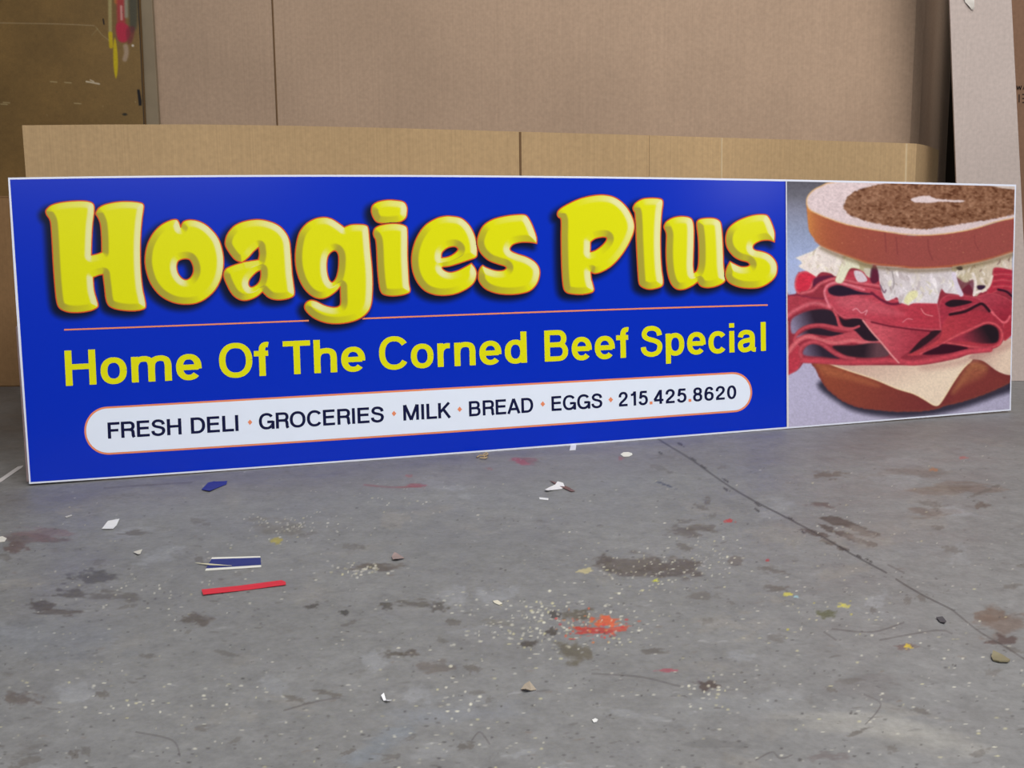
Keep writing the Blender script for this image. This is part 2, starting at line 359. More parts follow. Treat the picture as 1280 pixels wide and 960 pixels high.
# grotesque alphabet drawn as pen strokes (cap height 1)
def sup(cx, cy, rx, ry, a0, a1, n=26, e=2.25):
    out = []
    for a in np.linspace(math.radians(a0), math.radians(a1), n):
        c, s = math.cos(a), math.sin(a)
        out.append((cx+rx*math.copysign(abs(c)**(2/e), c), cy+ry*math.copysign(abs(s)**(2/e), s)))
    return out
S = lambda *p: [tuple(q) for q in smooth(list(p), False, 5)]
hx, hy = .095, .078
def arch(x0, x1): return S((x0, .38), (x0+.02, .52), (x0+.10, .63), ((x0+x1)/2+.03, .667), (x1-.05, .62), (x1, .48), (x1, .30))+[(x1, 0)]
R0 = lambda w, top_=.75: sup(w/2, (top_-.015)/2, w/2-hx, (top_+.015)/2-hy, 0, 360, 34)
def bowlR(x0, y1, y0, xr, xm): c = (y0+y1)/2; return [(x0, y1)]+sup(xm, c, xr-xm, (y1-y0)/2, 90, -90, 18)+[(x0, y0)]
GL = {
 'H': (.84, [[(hx,0),(hx,1)],[(.84-hx,0),(.84-hx,1)],[(hx,.53),(.84-hx,.53)]]),
 'o': (.72, [R0(.72)]), 'O': (.98, [sup(.49,.5,.49-hx,.515-hy,0,360,40)]), '0': (.68, [sup(.34,.5,.34-hx,.51-hy,0,360,40,2.15)]),
 'm': (1.10, [[(hx,0),(hx,.735)],arch(hx,.55),arch(.55,1.10-hx)]),
 'n': (.67, [[(hx,0),(hx,.735)],arch(hx,.67-hx)]), 'h': (.67, [[(hx,0),(hx,1)],arch(hx,.67-hx)]),
 'e': (.70, [sup(.35,.367,.35-hx,.382-hy,-8,318,34),[(hx,.362),(.70-hx*.9,.362)]]),
 'c': (.66, [sup(.35,.367,.35-hx,.382-hy,38,322,30)]),
 'C': (.90, [sup(.48,.5,.48-hx,.515-hy,34,326,34)]),
 'G': (.95, [sup(.48,.5,.48-hx,.515-hy,36,318,34),[(.52,.45),(.95-.07,.45)],[(.95-.075,0),(.95-.075,.50)],[(.80,.20),(.95-.1,.30)]]),
 'f': (.42, [S((.24,0),(.24,.35),(.24,.75),(.275,.885),(.36,.928),(.43,.92)),[(0,.668),(.42,.668)]]),
 'T': (.80, [[(0,1-hy),(.80,1-hy)],[(.40,0),(.40,1)]]),
 'r': (.40, [[(hx,0),(hx,.735)],S((hx,.40),(hx+.04,.55),(.26,.645),(.40,.65))]),
 'd': (.70, [[(.70-hx,0),(.70-hx,1)],sup(.34,.367,.34-hx,.382-hy,0,360,34)]),
 'p': (.70, [[(hx,-.27),(hx,.735)],sup(.36,.367,.34-hx,.382-hy,0,360,34)]),
 'B': (.82, [[(hx,0),(hx,1)],bowlR(hx,1-hy,.53,.77-hx,.46),bowlR(hx,.53,hy,.82-hx,.48)]),
 'S': (.80, [S((.70,.69),(.655,.83),(.54,.91),(.39,.937),(.22,.90),(.125,.77),(.165,.645),(.30,.575),(.50,.52),(.66,.44),(.705,.29),(.62,.13),(.41,.063),(.20,.11),(.105,.21),(.085,.32))]),
 'i': (.19, [[(hx,0),(hx,.735)],[(hx,.85),(hx,1)]]), 'l': (.19, [[(hx,0),(hx,1)]]), 'I': (.19, [[(hx,0),(hx,1)]]),
 'a': (.70, [S((.105,.50),(.14,.61),(.25,.667),(.38,.67),(.50,.62),(.55,.50),(.55,.30),(.55,.14),(.59,.075),(.68,.06)),S((.55,.43),(.42,.40),(.22,.365),(.115,.29),(.105,.18),(.17,.085),(.30,.063),(.46,.12),(.55,.24))]),
 'F': (.70, [[(hx,0),(hx,1)],[(hx,1-hy),(.70,1-hy)],[(hx,.50),(.62,.50)]]),
 'E': (.74, [[(hx,0),(hx,1)],[(hx,1-hy),(.73,1-hy)],[(hx,.53),(.69,.53)],[(hx,hy),(.74,hy)]]),
 'L': (.68, [[(hx,0),(hx,1)],[(hx,hy),(.68,hy)]]),
 'D': (.84, [[(hx,0),(hx,1)],bowlR(hx,1-hy,hy,.84-hx,.38)]),
 'R': (.84, [[(hx,0),(hx,1)],bowlR(hx,1-hy,.49,.80-hx,.48),S((.42,.49),(.58,.47),(.67,.39),(.69,.25),(.70,.10),(.75,0))]),
 'K': (.84, [[(hx,0),(hx,1)],[(.72,1),(.10,.36)],[(.34,.58),(.75,0)]]),
 'A': (.92, [[(.085,0),(.46,.99)],[(.835,0),(.46,.99)],[(.20,.30),(.72,.30)]]),
 'M': (1.02, [[(hx,0),(hx,1)],[(1.02-hx,0),(1.02-hx,1)],[(.115,1),(.51,.02)],[(.905,1),(.51,.02)]]),
 '2': (.68, [S((.10,.64),(.12,.80),(.23,.91),(.36,.935),(.51,.88),(.58,.72),(.52,.56),(.36,.40),(.18,.25),(.09,.10)),[(.02,hy),(.66,hy)]]),
 '1': (.50, [[(.37,0),(.37,1)],S((.08,.76),(.22,.78),(.32,.86),(.36,.98))]),
 '5': (.68, [[(.17,1-hy),(.62,1-hy)],[(.20,.96),(.135,.46)],S((.11,.50),(.22,.60),(.36,.63),(.52,.56),(.595,.38),(.56,.19),(.44,.085),(.30,.063),(.15,.12),(.09,.26))]),
 '4': (.70, [[(.50,0),(.50,1)],[(.02,.27),(.70,.27)],[(.48,.95),(.06,.29)]]),
 '8': (.68, [sup(.34,.735,.22,.20,0,360,28),sup(.34,.29,.245,.225,0,360,28)]),
 '6': (.68, [sup(.345,.32,.245,.255,0,360,30),S((.57,.75),(.50,.89),(.36,.935),(.20,.86),(.12,.68),(.095,.48),(.10,.32))])}
KERN = {'Th': -.02, 'f': 0}
def word(fl, text, x0, x1, base, cap, tilt, px, py, off, gap=.135):
    # lay the word out in cap-height units, then stretch it to its measured start and end on the print
    pos = []; x = 0
    for i, ch in enumerate(text):
        g = GL[ch]; pos.append(x); x += g[0]
        if i < len(text)-1:
            nx_ = text[i+1]; k = gap
            if ch in 'oeOcCpbdDSG' or nx_ in 'oeOcCdSGa': k -= .045
            if ch in 'oeOcCp' and nx_ in 'oeOcCdG': k -= .02
            if ch in 'TFLKAR' or nx_ in 'TfA': k -= .075
            if ch in 'rf': k -= .035
            x += k
    # gs: pixels per unit
    W = x
    for p0, ch in zip(pos, text):
        for st in GL[ch][1]:
            P = np.array(st, float)
            if len(P) == 2: P = np.array([P[0]+(P[1]-P[0])*t for t in (0, .5, 1)])
            A, B = ribbon(P, px, py)
            def warp(Q):
                qx = (Q[:, 0]+p0)/W; xx = x0+(x1-x0)*qx
                yb = base(xx); h = yb-cap(xx); return np.stack([xx+tilt(xx)*(.5-Q[:, 1])*h, yb-Q[:, 1]*h], 1)
            fl.strip(warp(A), warp(B), off)
sb = np.polyfit([82,121,215,331,377,421,557,595,658.6,681,780.6,919.4,957.4], [482.1,480.6,475.9,470,467.6,465.3,458.1,456.4,452.9,452,447.3,440.5,438.5], 2)
scp = np.polyfit([80.3,118.4,353.8,388.6,399.7,657.9,680,956.9], [438.1,436.9,427.2,425.3,424.6,414.1,413,402.5], 2)
base = lambda x: np.polyval(sb, x); cap = lambda x: np.polyval(scp, x); tilt = lambda x: np.interp(x, [80, 680, 957], [.048, .024, .010])
for wd, x0, x1 in (('Home',81.4,251.8),('Of',273.8,335.4),('The',353.9,456.3),('Corned',473.8,658.4),('Beef',680.6,785.3),('Special',801.3,957.3)):
    fl = Flat(); word(fl, wd, x0, x1, base, cap, tilt, .096, .080, .0009, .17); fl.build('slogan_word', yellow)
vb = np.polyfit([135,227,239,298,350,463,504,564,586,655.6,689,773.5,913], [548.5,542.9,541.9,538.8,535.6,528.5,525.5,522.1,520.4,516.3,514,508.1,498.8], 2)
vc = np.polyfit([134,226,297,461,503,563,586,689,773,914], [528.4,522.8,518.7,509,506.9,503.1,501.3,495.6,490.6,481.9], 2)
base = lambda x: np.polyval(vb, x); cap = lambda x: np.polyval(vc, x)
for wd, x0, x1 in (('FRESH',134.6,226.8),('DELI',238.5,298.0),('GROCERIES',323.6,479.8),('MILK',504,563.8),('BREAD',586.2,666.5),('EGGS',689.3,752.9),('215',773.3,809.7),('425',817.2,858),('8620',866.3,920.4)):
    fl = Flat(); word(fl, wd, x0, x1, base, cap, tilt, .094, .080, .0014, .15); fl.build('services_word', navy)
for x, y in ((312.5,527.8),(492.5,516.9),(574.6,511.6),(678.5,505),(763.4,499.6)): fl = Flat(); fl.ngon([(x-2.9,y),(x,y-3.4),(x+2.9,y),(x,y+3.4)], .0014); fl.build('separator_diamond', orange)
for x, y in ((813.8,503.7),(862.4,500.5)): fl = Flat(); fl.ngon([(x-1.7,y-1.7),(x+1.7,y-1.8),(x+1.8,y+1.6),(x-1.6,y+1.8)], .0014); fl.build('separator_dot', orange)

# ---- the sandwich picture, printed on the right end of the board
X, Y = coons(lambda x: top(x)+2.4, lambda x: bot(x)-2.0, (983.6, 0), (984.6, 0), (1268.4, 0), (1262.0, 0), 520, 540)
cv = Canvas(X, Y)
A_ = lambda *p: z(p, 980, 220, 6.4); B_ = lambda *p: z(p, 1125, 220, 6.4); C_ = lambda *p: z(p, 980, 325, 6.4); D_ = lambda *p: z(p, 1125, 325, 6.4); E_ = lambda *p: z(p, 980, 430, 1280/300)
v = cv.Y
for j in range(3): cv.C[:, j] = np.interp(v, [228, 245, 262, 290, 325, 370, 440, 500, 535], [(88,102,128,140,158,170,176,178,176), (86,101,130,150,172,178,170,172,170), (96,112,150,180,212,212,198,200,196)][j])
n = (vnoise(cv.X, cv.Y, 2.2, 2.2, 5)-.5)[:, None]; cv.C += n*14
g = np.clip((cv.X-990)/280, 0, 1)[:, None]; cv.C *= 1-.06*g
# shadow and lower slice
cv.poly(E_((190,200),(300,320),(430,372),(620,392),(800,378),(960,340),(1120,285),(1240,235),(1240,150),(600,150)), (46,42,58), 5, .95)
cv.poly(E_((160,85),(172,140),(190,180),(220,230),(270,275),(340,320),(430,345),(540,358),(680,362),(790,352),(880,325),(960,305),(1080,265),(1180,220),(1230,190),(1230,150),(1100,60),(400,50)), (142,68,48), 1.2, col2=(118,48,48), g=(1040, 470, 1150, 520), rim=(128,58,50), rimw=4, wob=.8)
cv.poly(E_((170,95),(200,110),(330,150),(480,200),(500,230),(330,190),(210,160)), (170,96,62), 4, .6)
cv.poly(E_((960,150),(1010,95),(1080,120),(1060,170),(960,220),(900,260)), (196,140,80), 6, .6)
cv.poly(E_((1000,130),(1100,150),(1190,190),(1100,250),(960,290),(900,300)), (132,56,50), 7, .5)
# cheese
cv.poly(E_((225,100),(330,140),(480,190),(600,240),(690,268),(750,300),(790,325),(815,331),(835,318),(870,265),(910,200),(960,130),(1005,85),(1000,50),(600,50),(240,80)), (228,206,182), .8, col2=(196,160,146), g=(1100, 500, 1080, 448), rim=(238,214,170), rimw=2.5)
cv.poly(E_((985,70),(1060,90),(1130,140),(1180,162),(1230,168,1),(1230,-40,1),(1130,0)), (222,196,174), .8, col2=(186,150,138), g=(1250, 460, 1215, 440))
cv.poly(D_((180,845),(450,800),(620,740),(890,640),(890,700),(640,790),(450,850),(200,880)), (176,126,118), 5, .45)
# corned beef
R1, R2, R3, DK = (168,56,70), (190,74,86), (208,98,108), (44,30,44)
cv.poly(C_((18,300),(18,912,1),(60,905),(110,880),(150,830),(165,812),(300,822),(500,842),(650,842),(960,842))+D_((90,842),(220,835),(450,790),(560,752),(760,702),(830,640),(898,588,1),(898,60,1),(500,40),(0,40))+C_((700,40),(180,90),(110,110),(85,190),(100,262),(40,285)), (146,46,60), 1.0)
cv.poly(C_((20,300),(90,276),(240,300),(340,310),(320,350),(200,350),(90,390),(20,440)), R1, 1.2, rim=(120,35,60), rimw=3)
cv.poly(C_((85,190),(110,112),(180,88),(262,132),(235,180),(205,240),(150,272),(100,258)), (206,44,66), 1, rim=R3, rimw=3.4)
cv.poly(C_((240,150),(330,125),(410,130),(300,185),(240,225)), (92,28,56), 1.5)
cv.poly(C_((470,130),(520,90),(760,90),(770,220),(600,190),(500,170)), (180,56,74), 1.5)
cv.line(C_((140,266),(230,244),(290,190),(400,150),(480,160),(600,182),(770,208)), 4.8, R3, 1, col2=R1)
cv.line(C_((20,450),(90,402),(200,352),(280,348),(370,378)), 7.5, (206,96,108), 1, col2=R1)
cv.poly(C_((60,480),(150,422),(260,396),(360,400),(412,440),(430,500),(442,530),(330,515),(200,520),(110,580),(60,580)), DK, 1.6, col2=(138,128,158), g=(1018, 398, 990, 408))
cv.line(C_((85,640),(115,575),(190,532),(300,520),(430,545),(520,560),(620,545)), 4.2, R2, .9, col2=R1)
cv.poly(C_((100,620),(180,562),(280,545),(390,572),(500,592),(430,612),(300,602),(200,592)), (42,28,42), 1.4, col2=(150,120,145), g=(1010, 412, 996, 420))
cv.poly(C_((470,590),(600,570),(640,650),(560,655),(420,660),(300,640)), R2, 1.2)
cv.line(C_((20,780),(60,705),(120,640),(200,612),(300,642),(420,662),(560,642),(640,660),(770,640)), 6.4, (216,106,112), 1, col2=R2)
cv.poly(C_((18,790),(60,730),(110,680),(135,720),(145,800),(110,872),(60,908),(18,915)), (184,54,70), 1, rim=R2, rimw=2)
cv.poly(C_((150,740),(190,682),(260,675),(330,712),(400,762),(440,790),(300,775),(180,765)), (46,34,50), 1.8, col2=(110,96,122), g=(1025, 434, 1008, 442))
cv.line(C_((150,800),(128,740),(150,690),(220,655),(300,668),(340,695),(400,740),(480,775),(560,790)), 5, R2, 1, col2=R1)
cv.poly(C_((390,690),(560,682),(760,665),(840,760),(700,782),(560,776),(470,752)), (42,28,38), 1.6, col2=(96,62,70), g=(1080, 436, 1096, 438))
cv.line(C_((150,802),(300,808),(450,818),(650,814),(850,806),(960,818)), 7, (196,66,80), 1.2, col2=R1)
# right side folds
cv.poly(D_((700,250),(740,130),(760,62),(898,70,1),(898,250,1),(800,240),(700,290)), (178,46,64), 1, rim=R2, rimw=2)
for i in range(7): cv.line(D_((745,95+i*24),(820,88+i*24),(895,96+i*24)), 1.3, (206,96,104) if i % 2 else (140,36,56), .6, .6)
cv.poly(D_((830,490),(898,460,1),(898,600,1),(830,645)), (166,46,60), 1, rim=(200,84,90), rimw=2)
cv.poly(D_((600,305),(700,268),(800,280),(898,330,1),(888,440),(830,505),(790,490),(740,410),(660,345)), (172,58,74), .9, col2=(150,34,52), g=(1245, 370, 1258, 400), rim=R2, rimw=1.6)
cv.line(D_((720,400),(800,485),(850,495),(880,450)), 3, (218,92,104), .8)
cv.line(D_((785,236),(850,252),(898,292)), 2.6, (48,18,36), .9)
cv.poly(D_((310,400),(320,330),(345,300),(400,278),(560,288),(630,310),(650,340),(520,392),(420,420),(400,440),(350,540),(325,560)), (166,48,66), .9, rim=R2, rimw=2.2)
cv.poly(D_((360,350),(420,318),(540,324),(575,340),(480,366),(400,376)), (38,22,32), 1.1)
cv.poly(D_((60,760),(200,700),(320,620),(340,520),(380,458),(440,430),(600,400),(740,440),(820,520),(828,620),(760,705),(600,705),(400,682),(340,685),(200,752)), (182,58,68), 1, col2=(160,44,60), g=(1180, 430, 1240, 390))
cv.line(D_((400,436),(520,412),(610,366),(660,352),(715,408)), 3.4, (44,18,30), 1)
cv.poly(D_((75,745),(150,655),(230,578),(330,562),(250,642),(150,712)), (48,24,34), 1.4)
cv.poly(D_((400,645),(560,572),(690,515),(770,540),(792,600),(770,660),(660,668),(540,652)), (36,24,32), 1.6, col2=(160,48,66), g=(1232, 412, 1205, 428))
cv.line(D_((160,752),(300,692),(420,622),(560,556),(690,502),(775,522),(818,590),(795,672),(700,702),(560,692),(380,662)), 3.6, (212,82,90), .9, col2=R1)
cv.poly(D_((180,752),(300,694),(360,672),(545,702),(440,738),(300,756)), (56,16,32), 1.3)
cv.line(D_((0,808),(100,822),(240,802),(400,772),(540,735),(720,715)), 7, (204,70,84), 1.2, col2=R1)
# triangle and centre fold
cv.poly(C_((440,455),(490,478),(610,470),(740,600),(760,645),(650,640),(560,560),(480,535)), (40,24,36), 1.3)
cv.line(C_((395,400),(425,460),(450,530),(540,548),(600,530)), 3, R2, .8)
cv.poly(C_((625,478,1),(760,508),(960,545))+D_((60,555),(240,572),(150,652),(60,742),(0,785))+C_((918,825,1),(860,758),(780,660),(700,570)), (196,80,92), .9, col2=(160,48,64), g=(1100, 425, 1150, 432))
cv.line(C_((632,484),(700,572),(780,662),(860,760),(918,822)), 2, (222,140,140), .7)
cv.poly(C_((322,240),(345,192),(430,172),(520,190),(640,215),(760,240),(850,300),(960,330))+D_((120,340),(300,345,1),(318,450),(328,562,1),(200,556),(60,545))+C_((850,532),(700,492),(600,468),(490,465),(430,430),(390,382),(335,310)), (186,66,82), .9, col2=(178,52,68), g=(1060, 380, 1150, 405), rim=(206,92,104), rimw=2)
cv.poly(C_((430,300),(600,290),(760,340),(900,400),(960,440),(800,440),(600,410),(450,370)), (204,98,110), 6, .5)
cv.poly(C_((355,228),(430,200),(520,222),(600,252),(720,275),(560,278),(450,290),(370,272)), (40,24,44), 1.5)
cv.line(C_((700,262),(780,320),(860,352),(930,345)), 3, (104,28,52), 1.2)
cv.line(C_((365,375),(332,300),(326,240),(365,195),(430,180),(520,200),(640,238)), 2.8, (214,110,124), .9)
cv.line(C_((550,402),(580,388),(620,424),(665,402),(650,440)), .9, (232,160,170), .5); cv.line(D_((168,388),(200,432),(262,448)), .9, (236,150,150), .5); cv.line(D_((20,500),(60,470),(100,476)), .8, (226,140,150), .5)
cv.line(C_((700,496),(850,530),(960,545))+D_((100,555),(240,570)), 2.0, (108,26,44), .9)
rs = np.random.RandomState(4)                           # fine grain of the meat
m = (cv.C[:, 0] > 130) & (cv.C[:, 2] < 130) & (cv.Y > 335) & (cv.Y < 470)
nn = (vnoise(cv.X, cv.Y, 4, 2, 21)-.5); cv.C[m] *= (1+.22*nn[m])[:, None]
# slaw
S1, S2, S3, S4 = (214,202,196), (236,230,222), (176,164,122), (198,188,196)
left = A_((92,655,1),(170,624),(240,595),(300,556),(420,600),(560,660),(600,720),(520,740),(440,790),(410,802),(370,778),(300,770),(258,806,1),(200,770),(120,725),(142,700),(128,676))
cen = A_((738,715,1),(860,722),(960,722))+D_((100,60),(440,60),(560,80),(600,190),(590,290,1),(560,200),(450,150),(470,230),(492,282,1),(420,270),(362,262),(330,230),(310,300),(298,348,1),(200,345),(110,346),(70,362,1),(0,342))+C_((930,348,1),(905,300),(870,312),(820,325),(788,268),(765,180),(750,100))
right = D_((430,40),(700,0),(898,-70,1),(898,80,1),(760,60),(735,130),(700,215),(640,262),(606,290),(590,240),(600,180),(540,200),(470,240),(440,140))
cv.poly(cen, (196,184,184), 1, col2=(214,206,210), g=(1110, 335, 1120, 375), rim=(220,210,214), rimw=2)
cv.poly(right, (190,176,146), 1, col2=(206,188,170), g=(1200, 330, 1255, 340))
cv.poly(left, S1, .9, col2=(228,214,208), g=(1060, 318, 1005, 330), rim=(232,222,206), rimw=2)
cv.poly(A_((470,640),(560,655),(700,700),(700,812,1),(640,770),(580,740),(500,720)), (178,166,130), 1)
cv.poly(A_((455,715),(500,648),(590,690),(604,742),(530,742),(468,852),(410,842),(432,775)), (220,216,190), .8, rim=(196,190,150), rimw=1.5)
cv.poly(A_((560,762),(620,766),(664,822),(650,846),(588,842)), (208,190,200), .8)
cv.poly(A_((640,740),(700,745),(692,812),(652,790)), (198,188,170), .8)
def strokes(reg, n, seed, cols, lw=(.9, 2.6), ln=(3, 9)):
    r = np.random.RandomState(seed); P = smooth(reg); k = 0; x0, y0 = P.min(0); x1, y1 = P.max(0)
    while k < n:
        x, y = r.uniform(x0, x1), r.uniform(y0, y1)
        if not inside(np.array([x]), np.array([y]), P)[0]: k += .2; continue
        a = r.uniform(.7, 2.4); l = r.uniform(*ln)/2; c = cols[r.randint(len(cols))]; bnd = r.uniform(-2, 2)
        q = np.array([(x-l*math.cos(a), y-l*math.sin(a)), (x+bnd, y), (x+l*math.cos(a), y+l*math.sin(a))])
        if not inside(q[:, 0], q[:, 1], P).all(): k += .2; continue
        cv.line([tuple(p) for p in q], r.uniform(*lw), c, .7, r.uniform(.35, .85), taper=True); k += 1
strokes(cen, 46, 10, [(244,236,238), (232,222,228), (196,184,186), (214,204,190), (184,170,172), (226,220,196)], (3, 6), (7, 18))
strokes(cen, 50, 11, [(236,228,232), (240,236,226), (170,156,150), (206,198,160), (216,206,220), (150,130,130), (228,218,226)])
strokes(left, 20, 10, [(240,230,222), (226,212,204), (206,192,176), (232,226,206)], (3, 6), (7, 16))
strokes(left, 26, 12, [(240,232,224), (236,222,214), (190,176,156), (214,204,170), (222,206,206)], (1, 3), (4, 10))
strokes(right, 26, 10, [(216,204,190), (170,150,120), (196,186,150), (226,214,206)], (2.5, 5), (6, 14))
strokes(right, 40, 13, [(222,214,200), (150,134,104), (206,196,156), (232,222,214), (120,92,84), (176,160,120)])
cv.poly(D_((440,130),(520,180),(585,160),(585,270),(500,260),(460,200)), (96,30,48), 1.3, .75); cv.poly(D_((450,60),(490,50),(500,75),(470,80)), (30,24,30), 1)
cv.line(D_((585,110),(605,180),(592,280)), 3.4, (226,214,206), .8); cv.line(D_((600,262),(650,248),(685,240)), 3.2, (236,220,216), .8)
cv.poly(D_((620,205),(680,205),(670,235),(625,235)), (52,28,54), 1)
cv.poly(D_((30,330),(70,260),(130,245),(140,290),(80,340),(70,360)), (226,222,160), 1.4, .8)
cv.line(D_((430,110),(450,190),(490,275)), 5.5, (214,202,218), 1); cv.line(D_((735,130),(712,205),(660,250)), 3.5, (222,206,190), .9)
cv.poly(A_((700,735),(745,735),(760,830),(720,860),(690,830)), (72,22,46), 1.2, .8)
cv.line(C_((770,200),(800,260),(815,240)), 1.5, (110,80,100), .7); cv.line(A_((865,760),(880,850),(870,900)), 1.4, (150,140,140), .7)
cv.line(A_((300,575),(400,622),(560,680),(700,722),(960,750))+B_((100,758),(300,753),(500,730),(700,690),(920,622)), 5, (112,92,64), 3.2, .62)
# upper slice
cv.poly(A_((178,215,1),(186,300),(190,350),(202,440),(250,510),(300,552),(400,598),(560,655),(700,698),(960,725))+B_((0,735),(300,730),(500,706),(700,666),(925,592,1),(925,320,1),(600,420),(200,470))+A_((960,470),(500,380),(250,270)), (158,78,56), 1, col2=(150,72,66), g=(1030, 300, 1130, 320), wob=.3)
k = cv.box(A_((170,200),(960,740)), 0); q = np.exp(-((cv.X[k]-1012)/14)**2)*((cv.Y[k] > 255) & (cv.Y[k] < 312)); reg = smooth(A_((178,215,1),(186,300),(190,350),(202,440),(250,510),(300,552),(400,598),(560,655),(700,698),(960,725),(960,465),(500,390),(250,290)))
cv.mix(k, np.where(inside(cv.X[k], cv.Y[k], reg), .75*np.exp(-np.maximum(cv.X[k]-1012, 0)/14), 0), (206,134,66))
cv.line(A_((250,515),(300,555),(400,600),(560,657),(700,700),(960,726))+B_((100,735),(300,730),(500,706),(700,666),(920,596)), 2.2, (178,98,58), 1.2, .8)
r = np.random.RandomState(9)
for i in range(70):
    x, y = r.uniform(1020, 1260), r.uniform(285, 330)
    if cv.C is not None: cv.dot(x, y, r.uniform(.4, .9), r.uniform(.4, .9), (206,136,96), .5, r.uniform(.2, .7) if y < 316-(max(0, 1080-x)*.25) else 0)
for x0_, y0_, x1_, y1_ in ((1120,296,1122,318),(1160,300,1166,325),(1218,295,1223,312),(1106,290,1108,315)): cv.line([(x0_, y0_), (x0_+1, (y0_+y1_)/2), (x1_, y1_)], 1.3, (118,48,52), .8, .55)
cv.poly(A_((178,220),(184,165),(230,112),(300,75),(420,42),(960,10,1))+B_((925,20,1),(925,338,1),(760,374),(600,424),(400,462),(200,478),(0,468))+A_((900,462),(700,432),(500,392),(350,342),(230,290),(192,258)), (212,192,192), .8, rim=(216,166,106), rimw=2.6, wob=.3)
cv.poly(A_((200,200),(250,130),(360,80),(520,55),(900,40,1))+B_((925,40,1),(925,315,1),(760,352),(600,400),(400,440),(200,455),(0,446))+A_((700,405),(500,362),(350,312),(240,262)), (212,192,194), 3, .9)
cvb = A_((478,245),(492,190),(560,130),(680,85),(800,62),(960,48))+B_((100,46),(500,50),(700,72),(925,105,1),(925,308,1),(700,350),(450,392),(200,425),(0,410))+A_((860,402),(700,372),(560,330),(500,290))
cv.poly(cvb, (134,92,68), 1.2, wob=1.6)
P = smooth(cvb); k = cv.box(P, 2); ins = sdist(cv.X[k], cv.Y[k], [P]) > -1
n1 = vnoise(cv.X[k], cv.Y[k], 3.2, 2.2, 31)-.5; n2 = vnoise(cv.X[k], cv.Y[k], 9, 6, 41)-.5; n3 = vnoise(cv.X[k], cv.Y[k], 5, 3, 43, 2)-.5
cv.C[k] += np.where(ins, n1*70+n2*34-26*sstep(.10, .2, n3), 0)[:, None]*np.array((1, .95, .85))
k = cv.box(A_((178,45),(960,460)), 0); 
P = smooth(A_((200,200),(250,130),(360,80),(520,55),(700,60),(500,180),(480,280),(600,360),(350,312),(240,262))); ins = inside(cv.X[k], cv.Y[k], P); cv.C[k] += np.where(ins, (vnoise(cv.X[k], cv.Y[k], 3, 2, 51)-.5)*34, 0)[:, None]
cv.poly(B_((85,185),(150,165),(230,158),(290,180),(400,190),(515,197),(480,210),(330,205),(220,216),(120,210)), (214,194,194), .9, wob=.8)
cv.poly(B_((730,72),(925,74,1),(925,106,1),(820,98)), (200,182,172), 1)
# soften like a photographic print, then add grain
g3 = cv.C.reshape(540, 520, 3)
for _ in range(2):
    p_ = np.pad(g3, ((1, 1), (1, 1), (0, 0)), 'edge'); g3 = (p_[1:-1, 1:-1]*4+(p_[:-2, 1:-1]+p_[2:, 1:-1]+p_[1:-1, :-2]+p_[1:-1, 2:])*2+p_[:-2, :-2]+p_[2:, 2:]+p_[:-2, 2:]+p_[2:, :-2])/16
cv.C = g3.reshape(-1, 3)*(1+.10*(vnoise(cv.X, cv.Y, 1.8, 1.8, 91, 2)-.5))[:, None]
m = cv.C.mean(1, keepdims=True); cv.C = m+(cv.C-m)*.94
# thin light line where the two prints meet
k = np.nonzero(cv.X < np.interp(cv.Y, [228, 534], [984.4, 985.9]))[0]
cv.mix(k, np.interp(cv.Y[k], [228, 300, 400, 530], [.0, .1, .5, .9]), (226,216,206))
sp = quadmesh('sandwich_picture', SIGN.hit(X, Y, .0004).reshape(-1, 3), gridq(*X.shape), photo_mat, sign, np.clip(cv.C*1.03, 0, 250))
sp['label'] = 'square printed picture of a corned beef sandwich on marbled bread'

# ------------------------------------------------------------------ floor
fm, N, L, P = nt('painted_concrete')
a = N.new('ShaderNodeAttribute'); a.attribute_name = 'paint'
tc = N.new('ShaderNodeTexCoord')
def noise(scale, det=5, rough=.6):
    n = N.new('ShaderNodeTexNoise'); n.inputs['Scale'].default_value = scale; n.inputs['Detail'].default_value = det; n.inputs['Roughness'].default_value = rough
    L.new(tc.outputs['Object'], n.inputs['Vector']); return n
def mr(src, f0, f1, t0, t1):
    m = N.new('ShaderNodeMapRange'); m.inputs['From Min'].default_value = f0; m.inputs['From Max'].default_value = f1
    m.inputs['To Min'].default_value = t0; m.inputs['To Max'].default_value = t1; L.new(src, m.inputs['Value']); return m.outputs[0]
def vmul(a_, b_):
    v = N.new('ShaderNodeVectorMath'); v.operation = 'MULTIPLY'; L.new(a_, v.inputs[0]); L.new(b_, v.inputs[1]); return v.outputs[0]
def mixc(fac, c1, c2):
    m = N.new('ShaderNodeMix'); m.data_type = 'RGBA'; L.new(fac, m.inputs['Factor']); L.new(c1, m.inputs['A'])
    if isinstance(c2, tuple): m.inputs['B'].default_value = (*[float(x) for x in lin(c2)], 1)
    else: L.new(c2, m.inputs['B'])
    return m.outputs['Result']
col = vmul(a.outputs['Color'], mr(noise(3.5, 6).outputs['Fac'], .3, .7, .9, 1.1))
col = vmul(col, mr(noise(26, 8, .65).outputs['Fac'], .3, .7, .86, 1.13))
col = vmul(col, mr(noise(120, 6, .7).outputs['Fac'], .3, .7, .86, 1.12))
col = mixc(mr(noise(9, 9, .72).outputs['Fac'], .60, .72, 0, .5), col, (92, 86, 80))
col = mixc(mr(noise(75, 5, .65).outputs['Fac'], .66, .72, 0, .6), col, (62, 58, 54))
v = N.new('ShaderNodeTexVoronoi'); v.inputs['Scale'].default_value = 42; L.new(tc.outputs['Object'], v.inputs['Vector'])
